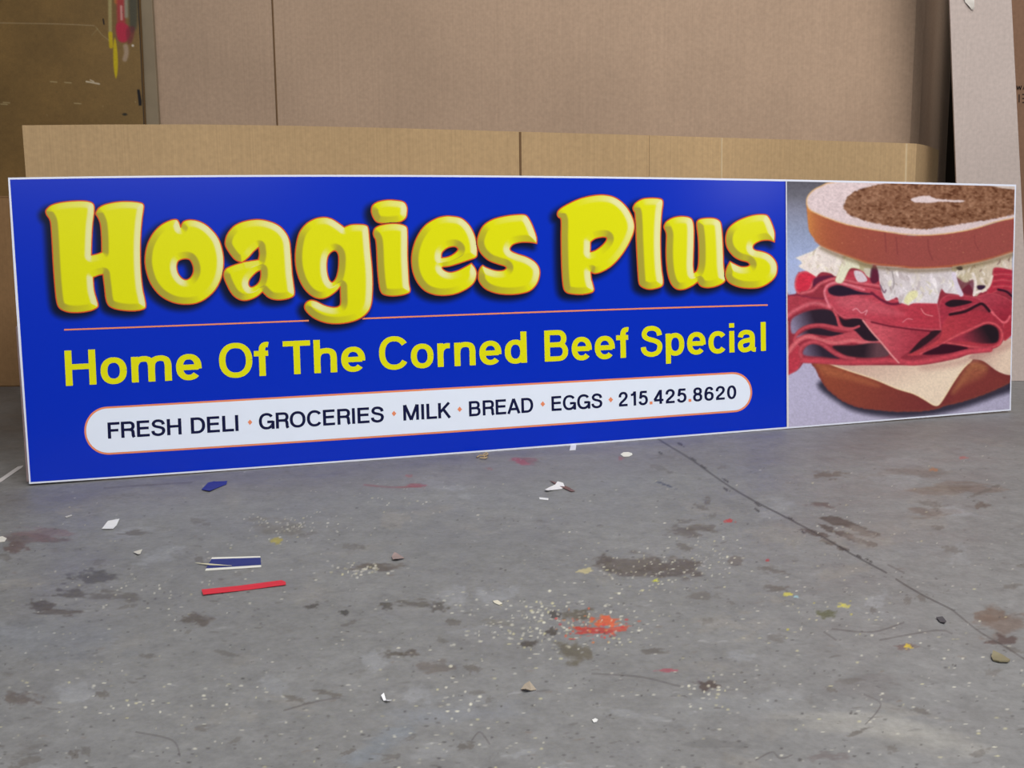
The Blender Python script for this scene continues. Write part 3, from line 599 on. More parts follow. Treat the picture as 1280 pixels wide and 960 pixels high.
spk = N.new('ShaderNodeMath'); spk.operation = 'MULTIPLY'; L.new(mr(v.outputs['Distance'], .10, .06, 0, 1), spk.inputs[0]); L.new(mr(noise(5, 3).outputs['Fac'], .54, .62, 0, .7), spk.inputs[1])
col = mixc(spk.outputs[0], col, (176, 172, 160))
L.new(col, P.inputs['Base Color']); P.inputs['Specular IOR Level'].default_value = .35
L.new(mr(noise(7, 5).outputs['Fac'], .3, .7, .42, .62), P.inputs['Roughness'])
b = N.new('ShaderNodeBump'); b.inputs['Strength'].default_value = .25; b.inputs['Distance'].default_value = .0015
L.new(noise(34, 8).outputs['Fac'], b.inputs['Height']); L.new(b.outputs[0], P.inputs['Normal'])

gx = np.arange(-180, 1461, 1.25); gy = np.concatenate([np.arange(425, 560, 1.0), np.arange(560, 1075, 1.25)])
X, Y = np.meshgrid(gx, gy); GRAY = (126, 126, 126)
cv = Canvas(X, Y, GRAY)
def patch(x, y, rx, ry, col, a=.8, seed=1, f=.35, nz=.9, rot=0):      # ragged patch: stains, and the shade painted in by the sign
    k = cv.box([(x, y)], max(rx, ry)*1.7+2); 
    dx, dy = cv.X[k]-x, cv.Y[k]-y; c_, s_ = math.cos(rot), math.sin(rot); u, w = dx*c_+dy*s_, -dx*s_+dy*c_
    q = np.sqrt((u/rx)**2+(w/ry)**2)+(vnoise(cv.X[k], cv.Y[k], max(rx*.55, 2.5), max(ry*.6, 1.8), seed, 4)-.5)*2*nz
    cv.mix(k, a*(1-sstep(1-f, 1+f*.3, q)), col)
BR = (84, 76, 70)
ST = [(120,722,26,10,(76,74,74)),(90,742,22,7,(84,80,76)),(50,757,18,8,(72,66,62)),(75,765,26,5,BR),(40,672,40,10,(104,92,90)),(18,685,16,8,(98,82,78)),(245,775,22,8,BR),(150,745,30,8,(96,92,88)),
 (345,658,42,12,(112,108,100)),(800,706,45,14,(88,80,74)),(842,712,30,12,(80,72,68)),(757,700,14,7,(80,72,66)),(763,712,12,6,(76,70,66)),(730,768,20,8,(82,76,62)),(718,816,20,16,(92,86,72)),(660,805,12,6,(66,60,54)),(690,790,7,6,(66,60,54)),(693,768,8,5,(64,60,58)),
 (520,754,26,6,(88,84,78)),(548,758,12,8,(80,76,72)),(482,757,10,6,(76,72,68)),(430,766,6,4,(60,58,56)),(390,758,8,4,(72,68,64)),(470,709,38,5,(88,80,72)),(512,816,12,4,(84,76,70)),(486,817,18,4,(80,74,68)),(542,833,24,8,(104,98,94)),
 (885,857,16,7,(74,62,58)),(1030,631,22,5,(90,80,76)),(1250,780,34,20,(112,98,90)),(1252,800,16,8,(82,68,66)),(1240,770,20,10,(110,94,84)),(1230,632,10,6,(96,88,82)),(1070,860,60,18,(116,114,114)),(25,875,22,10,(96,88,84)),
 (1033,768,12,7,(84,86,60)),(880,660,20,6,(96,90,84)),(1200,612,50,9,(114,104,98)),(1170,640,40,8,(108,98,92)),(1140,590,45,8,(112,106,102)),(880,744,18,6,(106,102,98)),(1135,808,16,5,(104,86,84)),(620,778,20,5,(120,118,112)),(920,700,12,6,(100,94,90)),(860,665,24,7,(92,86,82)),
 (1180,610,30,6,(108,98,90)),(1040,594,18,5,(100,92,84)),(905,930,40,8,(112,112,112)),(1035,945,26,6,(110,104,104)),(970,735,14,4,(100,94,90))]
for i, s in enumerate(ST): patch(s[0], s[1], s[2], s[3]*.9, s[4], .72, 100+i*3, .45, 1.05)
# footprint-like patch by the joint
for dx, dy, rx, ry in ((0,0,20,6),(22,8,18,5),(-8,10,12,4),(40,16,16,5),(12,18,14,4),(-26,16,18,4),(30,26,14,4),(-6,28,14,3.5),(44,30,10,4),(10,36,10,3)):
    patch(1048+dx-5, 650+dy, rx, ry, (86, 80, 76), .95, int(300+dx+dy), .25, .6, .25)
patch(1075, 905, 110, 16, (158, 156, 150), .55, 77, .6, .6, .12); patch(1160, 925, 90, 22, (150, 148, 142), .5, 78, .6, .6, .15); patch(920, 880, 90, 16, (142, 144, 146), .5, 79, .7, .6)
patch(480, 930, 60, 14, (128, 136, 146), .5, 80, .7, .8, -.5); patch(560, 890, 90, 16, (126, 130, 138), .4, 81, .8)
patch(658, 576, 17, 5.5, (168, 44, 66), .95, 82, .3, .5); patch(520, 607, 14, 2.6, (150, 58, 66), .9, 83); cv.line([(455, 606), (490, 609), (525, 608)], 1.6, (150, 62, 68), .8, .9)
patch(510, 595, 5, 2, (176, 76, 70), .8, 84); patch(612, 586, 4, 1.6, (150, 84, 88), .7, 85); patch(775, 573, 4, 2.4, (160, 60, 66), .8, 86); patch(912, 651, 7, 3, (176, 66, 66), .9, 87)
patch(755, 777, 16, 6, (206, 92, 58), .9, 88, .3, .9); patch(748, 788, 24, 5, (180, 62, 56), .85, 89, .3, 1.0); patch(775, 786, 12, 4, (196, 84, 66), .8, 90); patch(722, 785, 5, 3, (196, 66, 50), .8, 91)
patch(345, 676, 8, 4, (158, 146, 70), .8, 92); patch(732, 713, 10, 4, (190, 178, 130), .8, 93); patch(820, 726, 5, 2.4, (188, 190, 60), .9, 94); patch(985, 743, 6, 2.4, (196, 186, 80), .8, 95); patch(1055, 757, 7, 3, (186, 178, 90), .8, 96)
patch(1135, 808, 5, 3, (196, 170, 60), .9, 97); patch(1167, 587, 7, 2.6, (150, 110, 84), .9, 98); patch(995, 746, 4, 1.6, (150, 190, 200), .8, 99); patch(835, 838, 14, 2, (172, 70, 86), .6, 111); patch(960, 700, 3, 2, (170, 60, 60), .8, 112)
patch(1205, 572, 6, 2, (170, 92, 90), .6, 113); patch(832, 606, 12, 1.6, (70, 76, 92), .8, 114, rot=.35); patch(55, 668, 30, 8, (120, 98, 98), .5, 115)
def crumbs(n, x0, x1, y0, y1, cols, seed, s=(.5, 1.6), a=(.4, .95)):
    r = np.random.RandomState(seed)
    for i in range(n):
        x, y = r.normal((x0+x1)/2, (x1-x0)/3.4), r.normal((y0+y1)/2, (y1-y0)/3.4); k = .55+(y-540)/500
        cv.dot(x, y, r.uniform(*s)*1.6*k, r.uniform(*s)*k, cols[r.randint(len(cols))], .45, r.uniform(*a))
W = [(206,202,186), (190,188,176), (214,210,190), (196,190,150)]
crumbs(230, 590, 790, 745, 815, W, 1, (.4, 1.5)); crumbs(60, 700, 800, 765, 800, [(206,96,66), (190,60,60), (200,120,70)], 2); crumbs(110, 745, 900, 690, 740, W, 3, (.4, 1.2))
crumbs(90, 305, 410, 642, 672, W, 4, (.4, 1.2)); crumbs(40, 415, 480, 705, 720, W, 5); crumbs(45, 440, 580, 590, 640, W, 6, (.4, 1.)); crumbs(40, 985, 1120, 640, 690, W, 7, (.4, 1.)); crumbs(50, 840, 920, 680, 720, W, 8, (.4, 1.1))
crumbs(40, 60, 260, 690, 780, W, 9, (.4, 1.3)); crumbs(30, 130, 300, 860, 900, W, 10, (.4, 1.3)); crumbs(26, 860, 920, 845, 885, W, 11, (.5, 1.4)); crumbs(40, 980, 1110, 730, 800, W+[(190,180,70)], 12, (.4, 1.2)); crumbs(24, 540, 600, 850, 900, W, 14)
r = np.random.RandomState(21)                           # scattered specks over the whole slab
for i in range(2600):
    x, y = r.uniform(-170, 1450), 500+r.uniform(0, 1)**.8*560; k = .5+(y-540)/420; dk = r.rand() < .5
    cv.dot(x, y, r.uniform(.4, 1.5)*k*1.5, r.uniform(.35, .9)*k, (74, 72, 72) if dk else W[r.randint(4)], .5, r.uniform(.3, .85))
for i in range(620):                                    # small scuffs and flakes
    x, y = r.uniform(-170, 1450), 515+r.uniform(0, 1)**.9*545; k = .5+(y-540)/420; l = r.uniform(1.5, 7)*k; a_ = r.uniform(-.5, .3); q = r.rand()
    cl_ = (88, 84, 82) if q < .55 else ((158, 158, 158) if q < .85 else (118, 108, 100))
    cv.line([(x-l, y-l*a_*.5), (x+r.uniform(-1, 1), y+r.uniform(-1, 1)), (x+l, y+l*a_*.5)], r.uniform(.5, 2.0)*k, cl_, .8, r.uniform(.25, .7), taper=True)
for i in range(150):
    patch(r.uniform(-150, 1430), 545+r.uniform(0, 1)*520, r.uniform(10, 40), r.uniform(4, 14), [(150,152,156),(120,120,122),(140,136,130)][r.randint(3)], r.uniform(.2, .5), 1500+i, .5, 1.1, r.uniform(-.3, .3))
for i in range(90):
    patch(r.uniform(-150, 1430), 560+r.uniform(0, 1)*500, r.uniform(4, 18), r.uniform(2, 6), (100, 96, 92), r.uniform(.4, .8), 500+i, .3, 1.0, r.uniform(-.4, .4))
patch(30, 800, 120, 40, (118, 122, 130), .4, 700, .9); patch(-40, 520, 150, 60, (92, 88, 84), .8, 701, .6, .4); patch(700, 575, 900, 30, (114, 111, 112), .5, 702, .6, .25, -.072)  # last two paint in shade: past the sign's left end, along its foot
# joint and hairline cracks
J = [(815,540),(823,549),(862,573),(900,600),(935,622),(985,648),(1030,672),(1060,690),(1108,716)]
cv.line(J, 1.5, (56,54,56), .7, .85); cv.line([(1120,724),(1150,742),(1190,762)], 1.3, (58,54,54), .7, .8); cv.line([(1190,762),(1225,790),(1262,812),(1330,856),(1440,925)], 1.5, (74,70,70), .8, .7)
for i in range(14): q = J[1+i % 7]; patch(q[0]+r.uniform(0, 30), q[1]+r.uniform(0, 18), 5, 1.4, (60,58,58), .7, 800+i, rot=.55)
for c_ in ([(1080,868),(1100,878),(1096,890),(1082,905)],[(740,842),(800,846),(850,858)],[(945,950),(965,940),(975,948),(990,944)],[(1040,786),(1090,790),(1130,778)],[(355,888),(395,877),(425,872)],[(170,915),(215,925),(225,945)],[(1100,800),(1170,788),(1190,792)],[(1030,790),(1045,800)],[(590,925),(600,915),(612,930)],[(130,610),(190,606),(240,603)],[(1110,706),(1130,716)]):
    cv.line(c_, 1.4, (88,84,84), .9, .75)
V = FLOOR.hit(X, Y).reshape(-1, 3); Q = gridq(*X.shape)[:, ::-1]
# outer slab: a coarse skirt around the detailed area, in the same mesh
h, w = X.shape; idx = np.arange(h*w).reshape(h, w)
ring = np.concatenate([idx[0, :-1], idx[:-1, -1], idx[-1, :0:-1], idx[:0:-1, 0]])
RP = V[ring]; cen_ = np.array([.2, 2.5, FZ]); dd = RP-cen_; dd /= np.linalg.norm(dd[:, :2], axis=1)[:, None]
sc_ = np.minimum(9/np.maximum(abs(dd[:, 0]), 1e-6), 7/np.maximum(abs(dd[:, 1]), 1e-6))
OPt = cen_+dd*sc_[:, None]; OPt[:, 2] = FZ
n0 = len(V); V2 = np.concatenate([V, OPt]); m_ = len(ring); i_ = np.arange(m_); j_ = (i_+1) % m_
Q2 = np.stack([ring[i_], n0+i_, n0+j_, ring[j_]], 1)[:, ::-1]
edgefade = np.minimum.reduce([cv.X+180, 1460-cv.X, 1075-cv.Y]); t = sstep(0, 60, edgefade)[:, None]; cv.C = cv.C*t+np.array(GRAY, float)*(1-t)
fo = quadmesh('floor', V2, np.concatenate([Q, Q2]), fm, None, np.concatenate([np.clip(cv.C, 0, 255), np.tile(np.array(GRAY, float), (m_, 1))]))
fo['kind'] = 'structure'

# ------------------------------------------------------------------ background boards
def fp(y): return Plane((0, y, 0), (0, -1, 0))          # frontal plane at depth y
def P2(pl, pts): 
    q = pl.hit([p[0] for p in pts], [p[1] for p in pts]); return q
# rear wall of the room
wall_mat = plain('dark_wall_paint', (70, 58, 46), .8, .2, .15, 3)
w = prism('wall_back', [(-8, 4.4, FZ), (8, 4.4, FZ), (8, 4.4, 4.5), (-8, 4.4, 4.5)], (0, .1, 0), wall_mat); w['kind'] = 'structure'

# big rear cardboard sheet with one fold line, standing against the wall
def sheet(name, label, cat, edge, mat, thick=.006, folds=(), foldmat=None):
    """edge: list of (x, y, z_top) stations along the foot, top heights; builds a folded upright sheet with real thickness"""
    n = len(edge); V = []; Fc = []
    for (x, y, zt) in edge: V += [(x, y, FZ), (x, y, zt)]
    for (x, y, zt) in edge: V += [(x, y+thick, FZ), (x, y+thick, zt)]
    for i in range(n-1):
        a = 2*i; b_ = 2*n+2*i
        Fc += [(a, a+2, a+3, a+1), (b_, b_+1, b_+3, b_+2), (a+1, a+3, b_+3, b_+1), (a, b_, b_+2, a+2)]
    Fc += [(0, 1, 2*n+1, 2*n), (2*n-2, 4*n-2, 4*n-1, 2*n-1)]
    x0 = min(e[0] for e in edge); x1 = max(e[0] for e in edge)
    root = empty(name, ((x0+x1)/2, edge[0][1], FZ)); tag(root, label, cat)
    mesh('panel', V, Fc, mat, root)
    return root
def crease(root, name, p0, p1, wdt, mat, proud=.0015, lab=None):   # thin pressed fold bead between two points of a sheet
    p0, p1 = np.array(p0), np.array(p1); V = []; Fc = []
    for p in (p0, p1):
        V += [(p[0]-wdt, p[1]-.0002, p[2]), (p[0], p[1]-proud, p[2]), (p[0]+wdt, p[1]-.0002, p[2])]
    Fc = [(0, 1, 4, 3), (1, 2, 5, 4)]
    o = mesh(name, V, Fc, mat, root)
    if lab: o['label'] = lab
    return o
cb_rear = cardboard('rear_cardboard', (174, 149, 127), .035)
cb_front = cardboard('front_cardboard', (178, 150, 112), .06)
cb_light = cardboard('pale_cardboard', (186, 172, 165), .02)
cb_box = cardboard('box_cardboard', (150, 116, 80), .03)
dark_line = plain('crease_shadow', (112, 88, 64), .9, .1, .05)
pale_line = plain('crease_light', (206, 184, 148), .9, .1, .05)

YR = 3.66
pl = fp(YR); L0 = P2(pl, [(193, 60)])[0]; Rr = P2(pl, [(1143, 60)])[0]; RC = [P2(fp(YR+d), [(px, 60)])[0] for px, d in ((1154,.06),(1162,.17),(1171,.33),(1180,.48),(1190,.60))]; S0 = P2(pl, [(341, 0), (347, 155)])
rear = sheet('cardboard_sheet', 'tall pinkish brown cardboard sheet filling the back, behind the long low strip of cardboard', 'cardboard',
             [(L0[0], YR, 2.3), (S0[0][0], YR-.004, 2.3), (S0[0][0]+.35, YR-.002, 2.3), (Rr[0]-.2, YR, 2.3), (Rr[0], YR+.002, 2.3)]+[(float(q[0]), float(q[1]), 2.3) for q in RC], cb_rear)
q0 = S0[0]; q1 = S0[1]
crease(rear, 'fold_line', (q1[0]-(q0[0]-q1[0])*0, YR-.006, .5), (q0[0], YR-.006, 2.3), .0028, dark_line, .001, 'dark vertical fold line')
# narrow grey board strip beside it
pl = fp(3.63); g0 = P2(pl, [(174.5, 0), (181.5, 155), (193, 60)])
gm = plain('grey_board', (136, 122, 100), .7, .3, .08, 12)
st = prism('board_strip', [(g0[0][0]-.004, 3.63, FZ), (g0[2][0], 3.63, FZ), (g0[2][0], 3.63, 2.3), (g0[0][0]-.004, 3.63, 2.3)], (0, .02, 0), gm, bevel=.001)
tag(st, 'narrow grey board strip between the dark hardboard panel and the tall cardboard', 'board')

# paint-marked dark hardboard at the left
YB = 3.60; pl = fp(YB)
xr0 = P2(pl, [(173.5, 0)])[0][0]; xr1 = P2(pl, [(180.5, 155)])[0][0]
gx = np.arange(-120, 182, .9); gy = np.arange(-90, 300, .9); X, Y = np.meshgrid(gx, gy)
X = np.minimum(X, np.interp(Y, [-90, 0, 155, 300], [169.5, 173.5, 180.5, 187]))
cv = Canvas(X, Y, (118, 92, 52))
cv.C *= (1+.22*(vnoise(cv.X, cv.Y, 60, 60, 61)-.5)+.10*(vnoise(cv.X, cv.Y, 5, 5, 62)-.5))[:, None]
t = sstep(60, 180, cv.X)[:, None]; cv.C = cv.C*(1-t*.25)+np.array((120, 98, 60.))*t*.25
cv.line([(-100, 27), (20, 29), (75, 30), (118, 32)], 1.1, (168,150,120), .7, .6)
cv.line([(120, 34), (128, 44), (136, 50)], 1.2, (160,146,110), .9, .5); cv.line([(115, 44), (122, 36)], 1, (160,146,110), .8, .4)
cv.line([(129, 24), (130, 30)], 1.8, (30,24,20), .6, .9)
cv.line([(137, -60), (137.5, 10), (138, 50)], 4.4, (170,160,110), 1.4, .75)
cv.line([(138, 42), (139, 58)], 5, (190,166,20), 1.2, .9); cv.line([(143.5, 48), (144.5, 75), (145, 97)], 5.6, (192,170,16), 1.2, .95, taper=True); cv.line([(146,-40),(146, 2)], 6, (196,110,50), 2, .7)
cv.line([(150, -60), (151, 10), (152.5, 46)], 10, (166,54,60), 2.6, .85); cv.poly([(145,32),(150,28),(160,32),(163,42),(158,52),(150,52),(146,44)], (176,40,66), 2, .9)
cv.line([(151.5, 8), (152, 24)], 3, (206,170,160), 1.2, .7); cv.line([(157, -50), (158, 20)], 5, (150,160,150), 2, .6); cv.poly([(160,-60),(170,-60),(172,20),(168,38),(162,30)], (64,66,58), 3, .8)
cv.line([(157, 58), (158, 66), (156, 74)], 6, (176,154,138), 2, .7); cv.dot(166, 57, 1.6, 1.6, (196,184,170)); cv.poly([(158,36),(168,34),(166,50),(160,54)], (110,40,50), 2, .6)
cv.line([(108, 102), (114, 103), (124, 105)], 2, (198,184,160), .8, .9); cv.line([(113, 100), (117, 102)], 1.6, (204,190,170), .8, .8)
for x, y in ((8,128),(97,129),(67,102),(85,103),(5,130)): cv.line([(x-4, y), (x+4, y+.6)], 1.3, (176,160,120), .7, .7)
cv.poly([(171.4,112),(174.4,112),(177,126),(177,132),(173.6,132)], (22,18,20), .8, sm=False); cv.dot(156, 143, 3, 1.6, (44,40,30), .6)
cv.line([(172.5,-60),(173,0),(176.5,70),(180,150),(186,290)], 1.6, (34,26,22), .6, .9)
r = np.random.RandomState(5)
for i in range(60): cv.dot(r.uniform(-100, 170), r.uniform(-80, 290), r.uniform(.4, 1.2), r.uniform(.4, 1.2), (84,70,44) if r.rand() < .6 else (166,146,104), .5, r.uniform(.3, .7))
bmat = painted('varnished_hardboard', .5, .4, .08, 160)
hb = empty('hardboard_panel', (float(P2(pl, [(60, 100)])[0][0]), YB, FZ)); tag(hb, 'dark brown hardboard panel with yellow and red paint drips at the top left', 'board')
V = P2(pl, np.stack([X.ravel(), Y.ravel()], 1))
quadmesh('painted_face', V, gridq(*X.shape), bmat, hb, np.clip(cv.C, 0, 255))
bk = plain('hardboard_back', (104, 80, 48), .6, .3, .08, 8)
tl, tr, br, bl = [P2(pl, [p])[0] for p in ((-120, -90), (169.5, -90), (187, 299.1), (-120, 299.1))]
prism('backing', [(tl[0]-.3, YB+.001, 2.3), (tr[0], YB+.001, 2.3), (tr[0], YB+.001, tr[2]), (br[0], YB+.001, br[2]), (br[0]+.01, YB+.001, FZ), (tl[0]-.3, YB+.001, FZ)], (0, .018, 0), bk, hb)

# brown carton standing at the far left
def carton(name, label, x0, x1, y0, y1, zt, mat, seam=True, tape=None, flaps=True):
    root = empty(name, ((x0+x1)/2, (y0+y1)/2, FZ)); tag(root, label, 'box')
    bm = bmesh.new(); bmesh.ops.create_cube(bm, size=1)
    for v_ in bm.verts: v_.co = Vector(((x0+x1)/2+v_.co.x*(x1-x0), (y0+y1)/2+v_.co.y*(y1-y0), (FZ+zt)/2+v_.co.z*(zt-FZ)))
    bmesh.ops.bevel(bm, geom=list(bm.edges), offset=.004, segments=2, affect='EDGES')
    me = bpy.data.meshes.new('carton_body'); bm.to_mesh(me); bm.free(); link('carton_body', me, mat, root)
    if flaps:
        ym = (y0+y1)/2
        for s_, (ya, yb) in enumerate(((y0, ym-.002), (ym+.002, y1))):
            prism('flap', [(x0+.003, ya+.002, zt+.0005), (x1-.003, ya+.002, zt+.0005), (x1-.003, yb, zt+.0005), (x0+.003, yb, zt+.0005)], (0, 0, .004), mat, root)
    return root
YC = 3.32
c0 = P2(fp(YC), [(30, 244), (0, 483)]); 
ybL = float(FLOOR.hit(10, 483.5)[1])
c0 = P2(fp(ybL), [(30, 246.5)])
carton('cardboard_box', 'brown cardboard box standing at the left edge, behind the end of the sign', c0[0][0]-.62, c0[0][0]+.12, ybL, 3.57, float(c0[0][2]), cb_box)

# long low strip of folded cardboard behind the sign
YE = 3.42                                               # its right end
zt = float(P2(fp(YE), [(1190, 180.5)])[0][2])
yl = 2.9
for _ in range(40):                                     # depth at which its left end has the same height
    zz = float(P2(fp(yl), [(27.5, 156)])[0][2]); yl += (zt-zz)*.8
xl = float(P2(fp(yl), [(27.5, 156)])[0][0]); xe = float(P2(fp(YE), [(1200, 180)])[0][0])
def on_strip(px, py):                                   # where a fold seen at px lies on the strip's plane
    n = np.array([YE-yl, -(xe-xl), 0]); return Plane((xl, yl, 0), n if n[1] < 0 else -n).hit(px, py)
sts = [(xl, yl, zt)]; tops = [(130,155.6),(250,155.5),(350,156.9),(500,160.2),(649.5,164.6),(780,168.2),(902,172),(1020,175.4),(1132,179),(1146,179.6)]
for px, py in tops:
    q = on_strip(px, py); sts.append((float(q[0]), float(q[1]), float(q[2])))
for px, d_ in ((1153, .02), (1160, .08), (1167, .17), (1174, .27)):
    q = P2(fp(sts[-1][1]+.01 if d_ < .02 else YE+d_-.02), [(px, 180.5)])[0]; sts.append((float(q[0]), float(q[1]), zt))
strip = sheet('cardboard_sheet', 'long low strip of yellowish cardboard with vertical creases, standing right behind the blue sign', 'cardboard', sts, cb_front, .005)
for px, py, wd_, mt, lb in ((650, 164.6, .0034, dark_line, 'dark vertical crease'), (902, 172, .0028, pale_line, None), (812, 169, .0009, pale_line, None), (1133, 179, .0032, pale_line, None)):
    q = on_strip(px, py); q2 = on_strip(px+2.2, 260)
    crease(strip, 'crease', (q2[0], q2[1]-.0008, FZ+.01), (q[0], q[1]-.0008, q[2]-.001), wd_, mt, .0022 if mt is pale_line else .0009, lb)

# pale slab of cardboard on the right
ybR = float(FLOOR.hit(1272, 476.5)[1])
s0 = P2(fp(ybR), [(1187, 0), (1195.5, 228), (1264.5, 0), (1276, 228)])
sx0 = float(s0[0][0]); sx0b = float(s0[1][0]); sx1 = float(s0[2][0]); sx1b = float(s0[3][0])
zT, zM = float(s0[0][2]), float(s0[1][2])
def ext(a, b_, zq): return a+(b_-a)*(zq-zT)/(zM-zT)
root = empty('cardboard_slab', ((sx0+sx1)/2, ybR, FZ)); tag(root, 'pale cardboard slab standing upright at the right, behind the sandwich end of the sign', 'cardboard')
prism('slab_body', [(ext(sx0, sx0b, 2.2), ybR, 2.2), (ext(sx1, sx1b, 2.2), ybR, 2.2), (ext(sx1, sx1b, FZ+.0), ybR, FZ+.0005), (ext(sx0, sx0b, FZ), ybR, FZ+.0005)], (0, .008, 0), cb_light, root, .001)
tm = plain('clear_tape', (222, 216, 208), .12, .8, .02); 
q = P2(fp(ybR), [(1200, 0), (1216, -6), (1213, 10), (1208, 8)])
V = []; Fc = []
tp_ = P2(fp(ybR), [(1203, -16), (1215, -16), (1203.5, -3), (1216, -4), (1206, 3), (1216.5, 2), (1210, 8), (1216, 9), (1213.5, 12), (1216.5, 13)])
for i, p in enumerate(tp_): V.append((p[0], p[1]-.003-.004*(i//2 % 2)-(.005 if i % 2 else 0), p[2]))
Fc = [(2*i, 2*i+1, 2*i+3, 2*i+2) for i in range(4)]
tape = mesh('tape', V, Fc, tm, root, smooth=True); tape['label'] = 'crumpled clear tape near the top'

# dark brown carton at the very edge of the right side, with printed marks
q = P2(fp(3.62), [(1262, 0), (1300, 0)])
bx = empty('cardboard_box', (float(q[0][0])+.4, 3.7, FZ)); tag(bx, 'shaded brown cardboard box with printed black marks at the far right edge', 'box')
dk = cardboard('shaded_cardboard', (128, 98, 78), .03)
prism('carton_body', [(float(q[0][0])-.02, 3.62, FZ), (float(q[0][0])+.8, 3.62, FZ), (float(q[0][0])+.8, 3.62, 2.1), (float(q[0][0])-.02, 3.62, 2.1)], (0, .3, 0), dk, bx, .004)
ink = plain('black_ink', (34, 30, 30), .8, .1, .1)
V = []; Fc = []
def bar(p0, p1, wd_):
    p0, p1 = np.array(p0, float), np.array(p1, float); t_ = p1-p0; t_ /= np.linalg.norm(t_); nn_ = np.array([-t_[1], t_[0]])*wd_
    a_ = len(V); pp = P2(fp(3.6185), [tuple(p0+nn_), tuple(p1+nn_), tuple(p1-nn_), tuple(p0-nn_)])
    V.extend([tuple(x) for x in pp]); Fc.append((a_, a_+1, a_+2, a_+3))
for a_, b_ in (((1271,107),(1272.5,112)),((1272.5,112),(1274,107.5)),((1274,107.5),(1275.5,112)),((1275.5,112),(1277,107)),((1279,112),(1281,107)),((1281,107),(1283,112)),((1274,118),(1274,128)),((1278,118),(1282,118)),((1278,123),(1282,123)),((1278,128),(1282,128))): bar(a_, b_, .55)
mesh('printed_marks', V, Fc, ink, bx)

# edge of a pinkish foam sheet showing beside the sign's left end
fo_m = plain('pink_foam', (176, 152, 150), .7, .2, .1, 60, bump=.3)
pl2 = Plane(SIGN.p-SIGN.n*.035, SIGN.n)
q = pl2.hit([19.5, 110, 110, 31.5], [408, 404, 570, 577]); 
q[2][2] = q[3][2] = FZ+.0006
q[3] = pl2.hit(31.5, 577) ; dz = q[3][2]-(FZ+.0006); q[3] = q[3]-SUP*dz/SUP[2]
q[2] = q[3]+SD*.14
fs = prism('foam_sheet', q, tuple(-SIGN.n*.012), fo_m, bevel=.002); tag(fs, 'pinkish foam sheet tucked behind the left end of the blue sign', 'foam')

# ------------------------------------------------------------------ scraps on the floor
def scrap(name, label, cat, pts, col, lift=.0006, th=.0006, curl=0, group=None, parts=()):
    V0 = FLOOR.hit([p[0] for p in pts], [p[1] for p in pts]); c = V0.mean(0); n = len(V0)
    root = None
    m_ = plain(name+'_paper', col, .6, .3, .03, 80)
    bm = bmesh.new(); R_ = np.linalg.norm((V0-c)[:, :2], axis=1).max()
    ax = (V0-c)[np.argmax(np.linalg.norm((V0-c)[:, :2], axis=1))]/R_
    def zc(p): return FZ+lift+curl*(((p-c)@ax)/R_)**2
    Vt = [bm.verts.new((p[0]-c[0], p[1]-c[1], zc(p)+th-FZ)) for p in V0]; Vb = [bm.verts.new((p[0]-c[0], p[1]-c[1], zc(p)-FZ)) for p in V0]
    bm.faces.new(Vt); bm.faces.new(Vb[::-1])
    for i in range(n): bm.faces.new((Vt[i], Vb[i], Vb[(i+1) % n], Vt[(i+1) % n]))
    bmesh.ops.triangulate(bm, faces=[f for f in bm.faces if len(f.verts) > 4])
    bmesh.ops.recalc_face_normals(bm, faces=bm.faces)
    me = bpy.data.meshes.new(name); bm.to_mesh(me); bm.free(); me.materials.append(m_)
    o = bpy.data.objects.new(name, me); C.objects.link(o); o.location = (c[0], c[1], FZ)
    tag(o, label, cat, group); bpy.context.view_layer.update()
    for nm, pp, cc_, lb in parts:
        Vp = FLOOR.hit([p[0] for p in pp], [p[1] for p in pp])
        pr = prism(nm, [(p[0], p[1], FZ+lift+th+.0002) for p in Vp], (0, 0, .0004), plain(nm+'_ink', cc_, .5, .3, .03), o)
        if lb: pr['label'] = lb
    return o
scrap('vinyl_scrap', 'small dark blue vinyl scrap on the floor just below the left part of the sign', 'scrap', [(252,613),(260,604),(268,602.5),(272,603.5),(284,602),(283,606),(273,610),(262,615.5)], (34, 44, 130), curl=.002)
scrap('paper_scrap', 'white four-sided paper scrap on the floor below the left end of the sign', 'scrap', [(127.5,662.5),(135,652.5),(149.5,650.5),(146,657),(141.5,662.5)], (226, 226, 228), curl=.002)
scrap('vinyl_offcut', 'blue rectangular offcut with white edges lying above the red strip', 'scrap', [(256.5,714),(265,697.5),(325.5,696),(326.5,709.5)], (226, 224, 214),
      parts=(('blue_stripe', [(257.6,711.6),(264.2,700.2),(325.8,698.3),(326.4,707.2)], (36, 46, 116), 'dark blue middle stripe'), ))
scrap('paper_sliver', 'thin cream sliver poking out left of the blue offcut', 'scrap', [(244,705.5),(262,706.6),(290,709),(262,708.2)], (206, 200, 170), lift=.0022)
scrap('vinyl_strip', 'long bright red strip of vinyl on the floor', 'scrap', [(252,739.5),(300,733),(352,726.8),(357,729),(357.5,732.5),(310,738),(254,745.5)], (206, 48, 62), curl=.002)
scrap('paper_scrap', 'crossed white paper scrap with a brown arm on the floor under the word Corned', 'scrap', [(681,614.5),(686,610),(694,607),(697,604.5),(704,606),(706,609.5),(702,611.5),(697,611),(690,614),(684,616)], (228, 226, 228), curl=.004,
      parts=(('brown_arm', [(687,601.5),(696,604),(712,610.5),(719,615),(714,615.5),(704,611),(692,605)], (110, 78, 72), 'brown crossing piece'), ))
scrap('paper_sliver', 'tiny white sliver below the crossed white scrap', 'scrap', [(674,622.3),(685.5,623.5),(685.3,625.7),(674.5,624.6)], (226, 226, 228))
